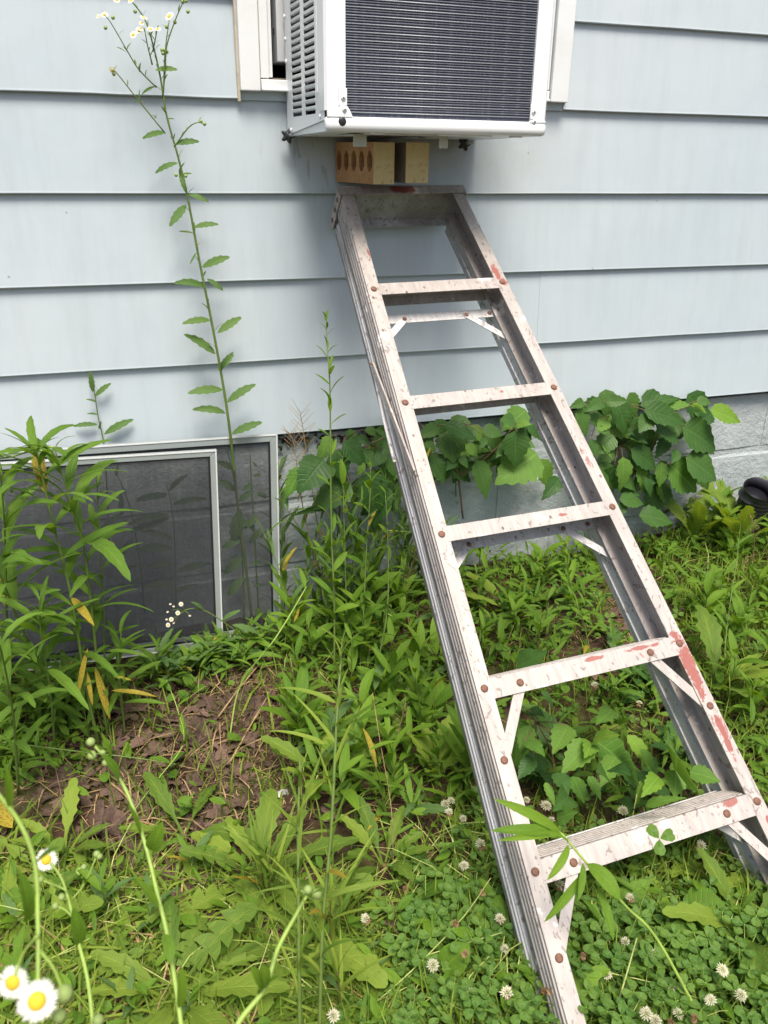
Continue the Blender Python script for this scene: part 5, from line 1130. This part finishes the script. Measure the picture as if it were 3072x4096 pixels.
def clover_flower(u, v, old, s_=0.0095, h=0.0):
    p = AD(u, v, 1); d = ray(u, v); g0 = AG(u, v); top = g0-d.normalized()*(h or PG.uniform(.06, .13))
    base = gp(top.x+PG.uniform(-.03, .03), top.y+PG.uniform(-.01, .04)); r = thing('clover_flower', near('brown spent clover head on a bent stalk' if old else 'white clover flower head on a thin stalk', base.x, base.y), 'flower', base, 'spent clover heads' if old else 'white clover flowers')
    stem_obj(r, [(crom([base, base.lerp(top, .5)+V((PG.uniform(-.01, .01), .006, 0)), top], 4), 0.0010, 0.0008)], 'stem_pale', n=5)
    link('flower_head', CLH[1 if old else PG.choice((0, 2))], r, mtx=Matrix.Translation(top-base) @ Matrix.Rotation(PG.uniform(0, 6), 4, 'Z') @ Matrix.Rotation(PG.uniform(-.5, .5), 4, 'X') @ Matrix.Diagonal((s_, s_*PG.uniform(.85, 1.1), s_*PG.uniform(.75, 1.0), 1)))
for (u, v) in L2('974 1730;970 1755;1000 1768;1137 1728;1038 1825;1002 1870;1056 1930;790 1985;962 1738;1190 1772;1345 1752;1513 1828;1648 1805;1361 1940;1080 1985;1208 1912;1090 2050;1095 2145;1010 2140;1350 2035;1408 2062;1560 2095;1535 2160;1395 2190;1415 2205;1465 2190;935 2085;1205 1980;1300 1610;1502 1618;1380 1520;1180 1740;1285 1480;1010 2030;1450 2130;1600 2150;1310 2105;720 2195'): clover_flower(u, v, False, PG.uniform(.009, .013))
for (u, v) in L2('1048 1912;1042 1928;984 1995;1005 2060;1265 2052;1260 2065;1175 2140;1190 2140;1215 2170;1500 2200;875 1920;1335 2195;1450 2210'): clover_flower(u, v, True, PG.uniform(.007, .009))
def tall_clover(u, v, z):
    t = AD(u, v, z); b = gp(t.x-.02, t.y+.03); r = thing('clover', 'single clover leaf held up in front of the bottom step', 'clover', b); stem_obj(r, [(crom([b, b.lerp(t, .5)+V((.005, -.006, .01)), t], 4), .0009, .0008)], 'stem_pale', n=5)
    link('leaf', TRE[0], r, mtx=Matrix.Translation(t-b) @ V((0, -.6, .8)).to_track_quat('Z', 'Y').to_matrix().to_4x4() @ Matrix.Diagonal((.024, .024, .024, 1)))
tall_clover(1425, 1812, 1.24)
# --- grass seed heads
def seedhead(label, u, v, y, h, lean):
    b = A(u, v, y); b.z = gz(b.x, b.y); st = crom([b, b+V((lean*.2, 0, h*.5)), b+V((lean, -.01, h))]); r = thing('seeding_grass', label, 'grass', b); lines = [(st, .0011, .0006)]; mb = MB(); g = random.Random(int(u))
    for i in range(26):
        p, d = along(st, .58+.42*i/25); a = g.uniform(0, 6.28); q = p+V((math.cos(a)*.022*(1.1-i/30), math.sin(a)*.014, .012)); lines.append(([p, p.lerp(q, .6), q], .0004, .0003))
        mb.tube([q, q+V((0, 0, .003)), q+(q-p)*.35+V((0, 0, .006))], .0013, .0004, 4)
    stem_obj(r, lines, 'straw', n=4); mb.obj('seeds', M['straw'], r)
seedhead('pale seeding grass stalk left of the left rail', 870, 1440, -0.22, .30, .03)
seedhead('pale seeding grass stalk before the drain pipe', 1640, 1150, -0.30, .20, -.05)
seedhead('pale seeding grass in the thicket between soil and ladder', 845, 1880, -0.80, .22, .02)
seedhead('straw coloured seeding grass below the bottom step', 1330, 1990, -1.18, .17, .06)
seedhead('straw coloured seeding grass left of the ladder foot', 1120, 2080, -1.22, .13, .05)
seedhead('straw coloured seeding grass at the bottom right', 1560, 2200, -1.3, .13, .08)
seedhead('pale seeding grass on the foundation beside the right ivy', 1500, 1130, -.10, .28, -.04)
# --- dead leaves
def dead_mesh(name, seed):
    g = random.Random(seed); n = 15; vs = [(0, 0, 0.03)]; ph = g.uniform(0, 6)
    for ring, rr in ((1, .5), (2, 1.0)):
        for i in range(n):
            q = 2*math.pi*i/n; r = rr*(1+(0.34*math.cos(5*q+ph)*(1 if ring == 2 else .3))+g.uniform(-.1, .1))*(0.85+.15*math.cos(q)); vs.append((r*math.cos(q), r*math.sin(q)*.8, g.uniform(-.14, .2)*rr+.12*rr*math.sin(2*q+ph)))
    fs = [(0, 1+i, 1+(i+1) % n) for i in range(n)]+[(1+i, 1+n+i, 1+n+(i+1) % n, 1+(i+1) % n) for i in range(n)]
    return MB().add(vs, fs, [(.5+v[0]*.5, .5+v[1]*.5) for v in vs]).mesh(name, M['dead'], False)
DM = [dead_mesh('dead_leaf', i) for i in range(6)]
dl = region([(180, 1480), (600, 1430), (640, 1800), (620, 2120), (420, 2080), (180, 1850), (60, 1700)])
dl2 = region([(1250, 1330), (1480, 1300), (1560, 1600), (1300, 1600)])
heap = region([(360, 1940), (480, 1930), (500, 2050), (400, 2080)])
dl3 = region([(0, 1600), (1650, 1500), (1650, 2200), (0, 2200)])
for x, y in scatter(dl, 175, PG)+scatter(heap, 26, PG)+scatter(dl2, 22, PG)+scatter(dl3, 30, PG):
    s_ = PG.uniform(.016, .042); n_ = V((PG.gauss(0, .35), PG.gauss(0, .35), 1)).normalized()
    o = link('dead_leaf', PG.choice(DM), None, mtx=Matrix.Translation(gp(x, y)+V((0, 0, s_*0.2+.004))) @ n_.to_track_quat('Z', 'Y').to_matrix().to_4x4() @ Matrix.Rotation(PG.uniform(0, 6.28), 4, 'Z') @ Matrix.Diagonal((s_, s_*PG.uniform(.6, 1), s_, 1)))
    tag(o, near(('large' if s_ > .026 else 'small' if s_ < .018 else 'middling')+' curled brown dead leaf on the soil', x, y), 'dead leaf', 'dead leaves on the bare soil')
# --- bent green stems
for label, pts, r0, mt in (('long green stem slanting from the soil up to the screen corner', [(495, 1602, 0), (520, 1482, .10), (595, 1382, .22), (662, 1271, .30)], .0022, 'stem_pale'),
        ('thin kinked yellow green stem standing on the bare soil', [(265, 1787, 0), (330, 1700, .05), (395, 1612, .10), (385, 1540, .16), (360, 1472, .2)], .0012, 'stem_pale'),
        ('dark green stem lying across the soil from the left edge', [(-20, 1603, .10), (175, 1627, .07), (290, 1640, .04), (400, 1657, .01)], .0019, 'stem'),
        ('pale stem lying level across the thicket before the foundation', [(660, 1180, .06), (720, 1158, .2), (797, 1148, .24), (900, 1152, .24)], .0018, 'stem_pale'),
        ('pale stem slanting up right behind the thicket to the left rail', [(700, 1240, .0), (760, 1120, .2), (800, 1080, .25), (860, 1032, .3)], .0020, 'stem_pale'),
        ('fallen pale stem sloping down right through the thicket', [(690, 1220, .2), (760, 1270, .15), (840, 1330, .1), (900, 1370, .02)], .0024, 'stem_pale'),
        ('thin straw stalk standing in the thicket left of the ladder', [(850, 1900, .0), (845, 1750, .1), (820, 1600, .22), (805, 1500, .3)], .0009, 'straw'),
        ('yellow runner arching over the clover at the ladder foot', [(1230, 2060, .02), (1300, 2100, .05), (1420, 2130, .05), (1600, 2195, .02)], .0011, 'stem_runner'),
        ('straight yellow stalk across the clover left of the ladder foot', [(800, 2180, .03), (900, 2090, .06), (1000, 1985, .09), (1060, 1900, .12)], .0010, 'stem_runner'),
        ('yellow stalk lying toward the left rail over the clover', [(850, 2090, .04), (960, 2055, .06), (1085, 2018, .07)], .0011, 'stem_runner'),
        ('thick pale clover stalk at the bottom right', [(1300, 2260, .02), (1340, 2150, .06), (1375, 2030, .10)], .0016, 'stem_runner')):
    P_ = []
    for (u, v, h) in pts:
        g0 = AG(u, v); d = ray(u, v); P_.append(g0-d*(h/(-d.z)*1.0)+V((0, 0, .004)))
    r = thing('bent_stem', label, 'stalk', P_[0]); stem_obj(r, [(crom(P_, 6), r0, r0*.7)], mt)
    if mt != 'straw' and mt != 'stem_runner' and 'lying' not in label:
        cp = crom(P_, 6); auto_leaves(r, cp, 'seedling', 7, .35, 1, lambda t: .05, .5, PG)
# --- sticks
for i, (u, v, u2, v2) in enumerate(L2('495 1660 590 1500;470 1560 560 1450;700 1690 795 1632;430 1960 440 2060;560 1880 480 2000;240 1700 300 1780')):
    a, b = AG(u, v)+V((0, 0, .012)), AG(u2, v2)+V((0, 0, .02)); mb = MB(); mid_ = a.lerp(b, .5)+V((.004, .004, .006)); mb.tube([q-a for q in crom([a, mid_, b], 4)], .0026, .0016, 6); mb.tube([mid_-a, mid_-a+V((.02, .012, .012))], .0012, .0006, 5)
    r = link('dry_stick', mb.mesh('dry_stick', M['straw'], True), None, mtx=Matrix.Translation(a))
    tag(r, ['long dry brown stalk lying on the soil toward the screens', 'dry brown stalk beside the long one, nearer the screens', 'cut pale straw stub pointing up in the thicket', 'short dry stick in the brown litter at the front', 'dry stick crossing the dandelion leaves in front', 'thin dry stick beside the budding fleabane'][i], 'stick')

# =================================================================== COVER NOBODY COULD COUNT
CG = random.Random(77)
def blades(name, mat, areas, label, hr, wr, lie=0.0):
    mb = MB(); rn = []
    for poly, n in areas:
        for x, y in scatter(poly, n, CG, mat == 'grass'):
            b = gp(x, y); a = CG.uniform(0, 6.28); h = CG.uniform(*hr); w_ = CG.uniform(*wr); s_ = V((math.cos(a), math.sin(a), 0)); t = V((-s_.y, s_.x, 0)); ln = CG.uniform(.1, .9)+lie
            pts = []; el = math.pi/2-CG.uniform(0, .5)-lie*1.1; p = b.copy()
            for k in range(4):
                ww = w_*(1, .95, .65, .08)[k]; pts += [p-t*ww, p+t*ww]; p = p+(s_*math.cos(el)+V((0, 0, 1))*math.sin(el))*h/3; el -= ln*0.55
                if lie: p.z = max(p.z, gz(p.x, p.y)+.004)
            mb.add(pts, [(0, 1, 3, 2), (2, 3, 5, 4), (4, 5, 7, 6)], [(k//2/3, .5+.25*(1 if k % 2 else -1)) for k in range(8)]); rn.append(CG.random())
    return stuff_mesh(mb, name, mat, rn, label, 8)
around = [(-1.7, -2.6), (3.4, -2.6), (3.4, -0.03), (-1.7, -0.03)]
everywhere = region([(-120, 1480), (500, 1380), (760, 1250), (1800, 1090), (2100, 1700), (1900, 2500), (-200, 2500)])
rgrass = region([(1400, 1180), (1750, 1120), (1800, 1900), (1640, 1850), (1500, 1500)])
front = region([(-60, 1840), (420, 1880), (760, 1960), (900, 2280), (-80, 2280)])
wallr = region([(1000, 1160), (1700, 1090), (1700, 1180), (1420, 1220), (1050, 1270)])
blades('grass', 'grass', [(around, 3400), (everywhere, 1500), (rgrass, 1900), (front, 700), (cl, 1500), (cl2, 500), (und, 350), (soilp, 330), (wallr, 300), (mid, 300)], 'fine green grass blades all over the weedy ground', (.03, .11), (.0009, .0021))
blades('grass', 'grass', [(front, 1150), (rgrass, 260), (cl, 240), (soilp, 30)], 'long flattened grass blades in the front', (.10, .22), (.0016, .0032), 0.75)
blades('clover_runners', 'stem_runner', [(cl, 230), (front, 160), (rgrass, 60), (mid, 50)], 'pale yellow green runners crossing the clover', (.10, .26), (.0007, .0012), .7)
blades('dry_grass', 'straw', [(front, 330), (dl, 130), (mid, 60), (rgrass, 70), (lf, 60), (cl, 60)], 'long dry grass blades lying in the weeds', (.07, .19), (.0009, .0020), .8)
blades('straw', 'straw', [(around, 900), (everywhere, 1700), (soilp, 520), (dl, 800), (front, 1500), (dl2, 450), (lad, 250)], 'dry straw and cut grass strewn on the soil', (.02, .09), (.0005, .0012), 1.25)
def mat_of(name, mat, shape, areas, label, sr, hr, tilt=.3):
    mb = MB(); rn = []; vs, fs, uv = shape
    for poly, n in areas:
        for x, y in scatter(poly, n, CG, mat not in ('dead', 'soil')):
            s_ = CG.uniform(*sr); p = gp(x, y)+V((0, 0, CG.uniform(*hr))); n_ = V((CG.gauss(0, tilt), CG.gauss(0, tilt)-.1, 1)).normalized()
            m_ = Matrix.Translation(p) @ n_.to_track_quat('Z', 'Y').to_matrix().to_4x4() @ Matrix.Rotation(CG.uniform(0, 6.28), 4, 'Z') @ Matrix.Diagonal((s_, s_*CG.uniform(.75, 1.1), s_, 1))
            mb.add([m_ @ V(q) for q in vs], fs, uv); rn.append(CG.random())
    return stuff_mesh(mb, name, mat, rn, label, len(vs))
def shape_of(me):
    uvl = me.uv_layers[0].data; uv = [(0.5, 0.5)]*len(me.vertices)
    for l in me.loops: uv[l.vertex_index] = tuple(uvl[l.index].uv)
    return [tuple(v.co) for v in me.vertices], [tuple(p.vertices) for p in me.polygons], uv
mat_of('clover_mat', 'clover', shape_of(TRE[1]), [(cl, 720), (cl2, 300), (und, 60), (rgrass, 110), (lad, 110)], 'dense carpet of small clover leaves around the ladder foot', (.008, .0205), (.010, .06))
rl = leaf_mesh('round', M['violet'], roundish, .9, .3, .2, 4, cols=1); lsm = leaf_mesh('small', M['seedling'], lance, .4, .4, .25, 4, cols=1); lsl = leaf_mesh('narrow', M['goldenrod'], lance, .17, .7, .3, 5, cols=1); dsm = leaf_mesh('toothed', M['dandelion'], spoon, .3, .7, .2, 10, cols=1, lobes=4)
mat_of('creeping_weeds', 'violet', shape_of(rl), [(everywhere, 420), (lad, 200), (rgrass, 260), (wallr, 380), (mid, 160), (und, 120), (ft, 60)], 'low round leaved weeds covering the shaded ground', (.012, .03), (.006, .05), .45)
mat_of('low_weeds', 'seedling', shape_of(lsm), [(around, 900), (everywhere, 330), (mid, 260), (rgrass, 450), (lad, 90), (cl, 260), (front, 110), (ft, 90), (und, 90), (lf, 150)], 'mixed small pointed weeds covering the ground', (.018, .05), (.008, .07), .55)
mat_of('dark_weeds', 'goldenrod', shape_of(lsl), [(mid, 420), (mid2, 120), (lad, 170), (ft, 70), (und, 120), (rgrass, 260), (lf, 260), (around, 900)], 'dark narrow leaved weeds between the taller plants', (.03, .075), (.008, .08), .6)
mat_of('leaf_rags', 'dandelion', shape_of(dsm), [(front, 130), (cl, 90), (rgrass, 120), (everywhere, 40)], 'ragged toothed leaves lying low in the grass', (.05, .11), (.006, .035), .22)
cg = random.Random(6); lump = [(0, 0, .9)]+[(math.cos(q)*cg.uniform(.7, 1.1), math.sin(q)*cg.uniform(.7, 1.1), cg.uniform(-.1, .5)) for q in (0, 1.05, 2.1, 3.14, 4.2, 5.2)]
mat_of('soil_clods', 'soil', (lump, [(0, i+1, (i+1) % 6+1) for i in range(6)], [(.5, .5)]*7), [(soilp, 900), (dl, 500), (dl2, 250), (everywhere, 700)], 'small clods and crumbs of brown soil', (.0025, .009), (-.001, .002), .3)
dv, df, du = shape_of(DM[2])
mat_of('leaf_litter', 'dead', (dv, df, du), [(soilp, 380), (dl, 420), (dl2, 220), (heap, 120), (everywhere, 500)], 'small broken brown leaf litter on the soil', (.004, .011), (.002, .009), .4)
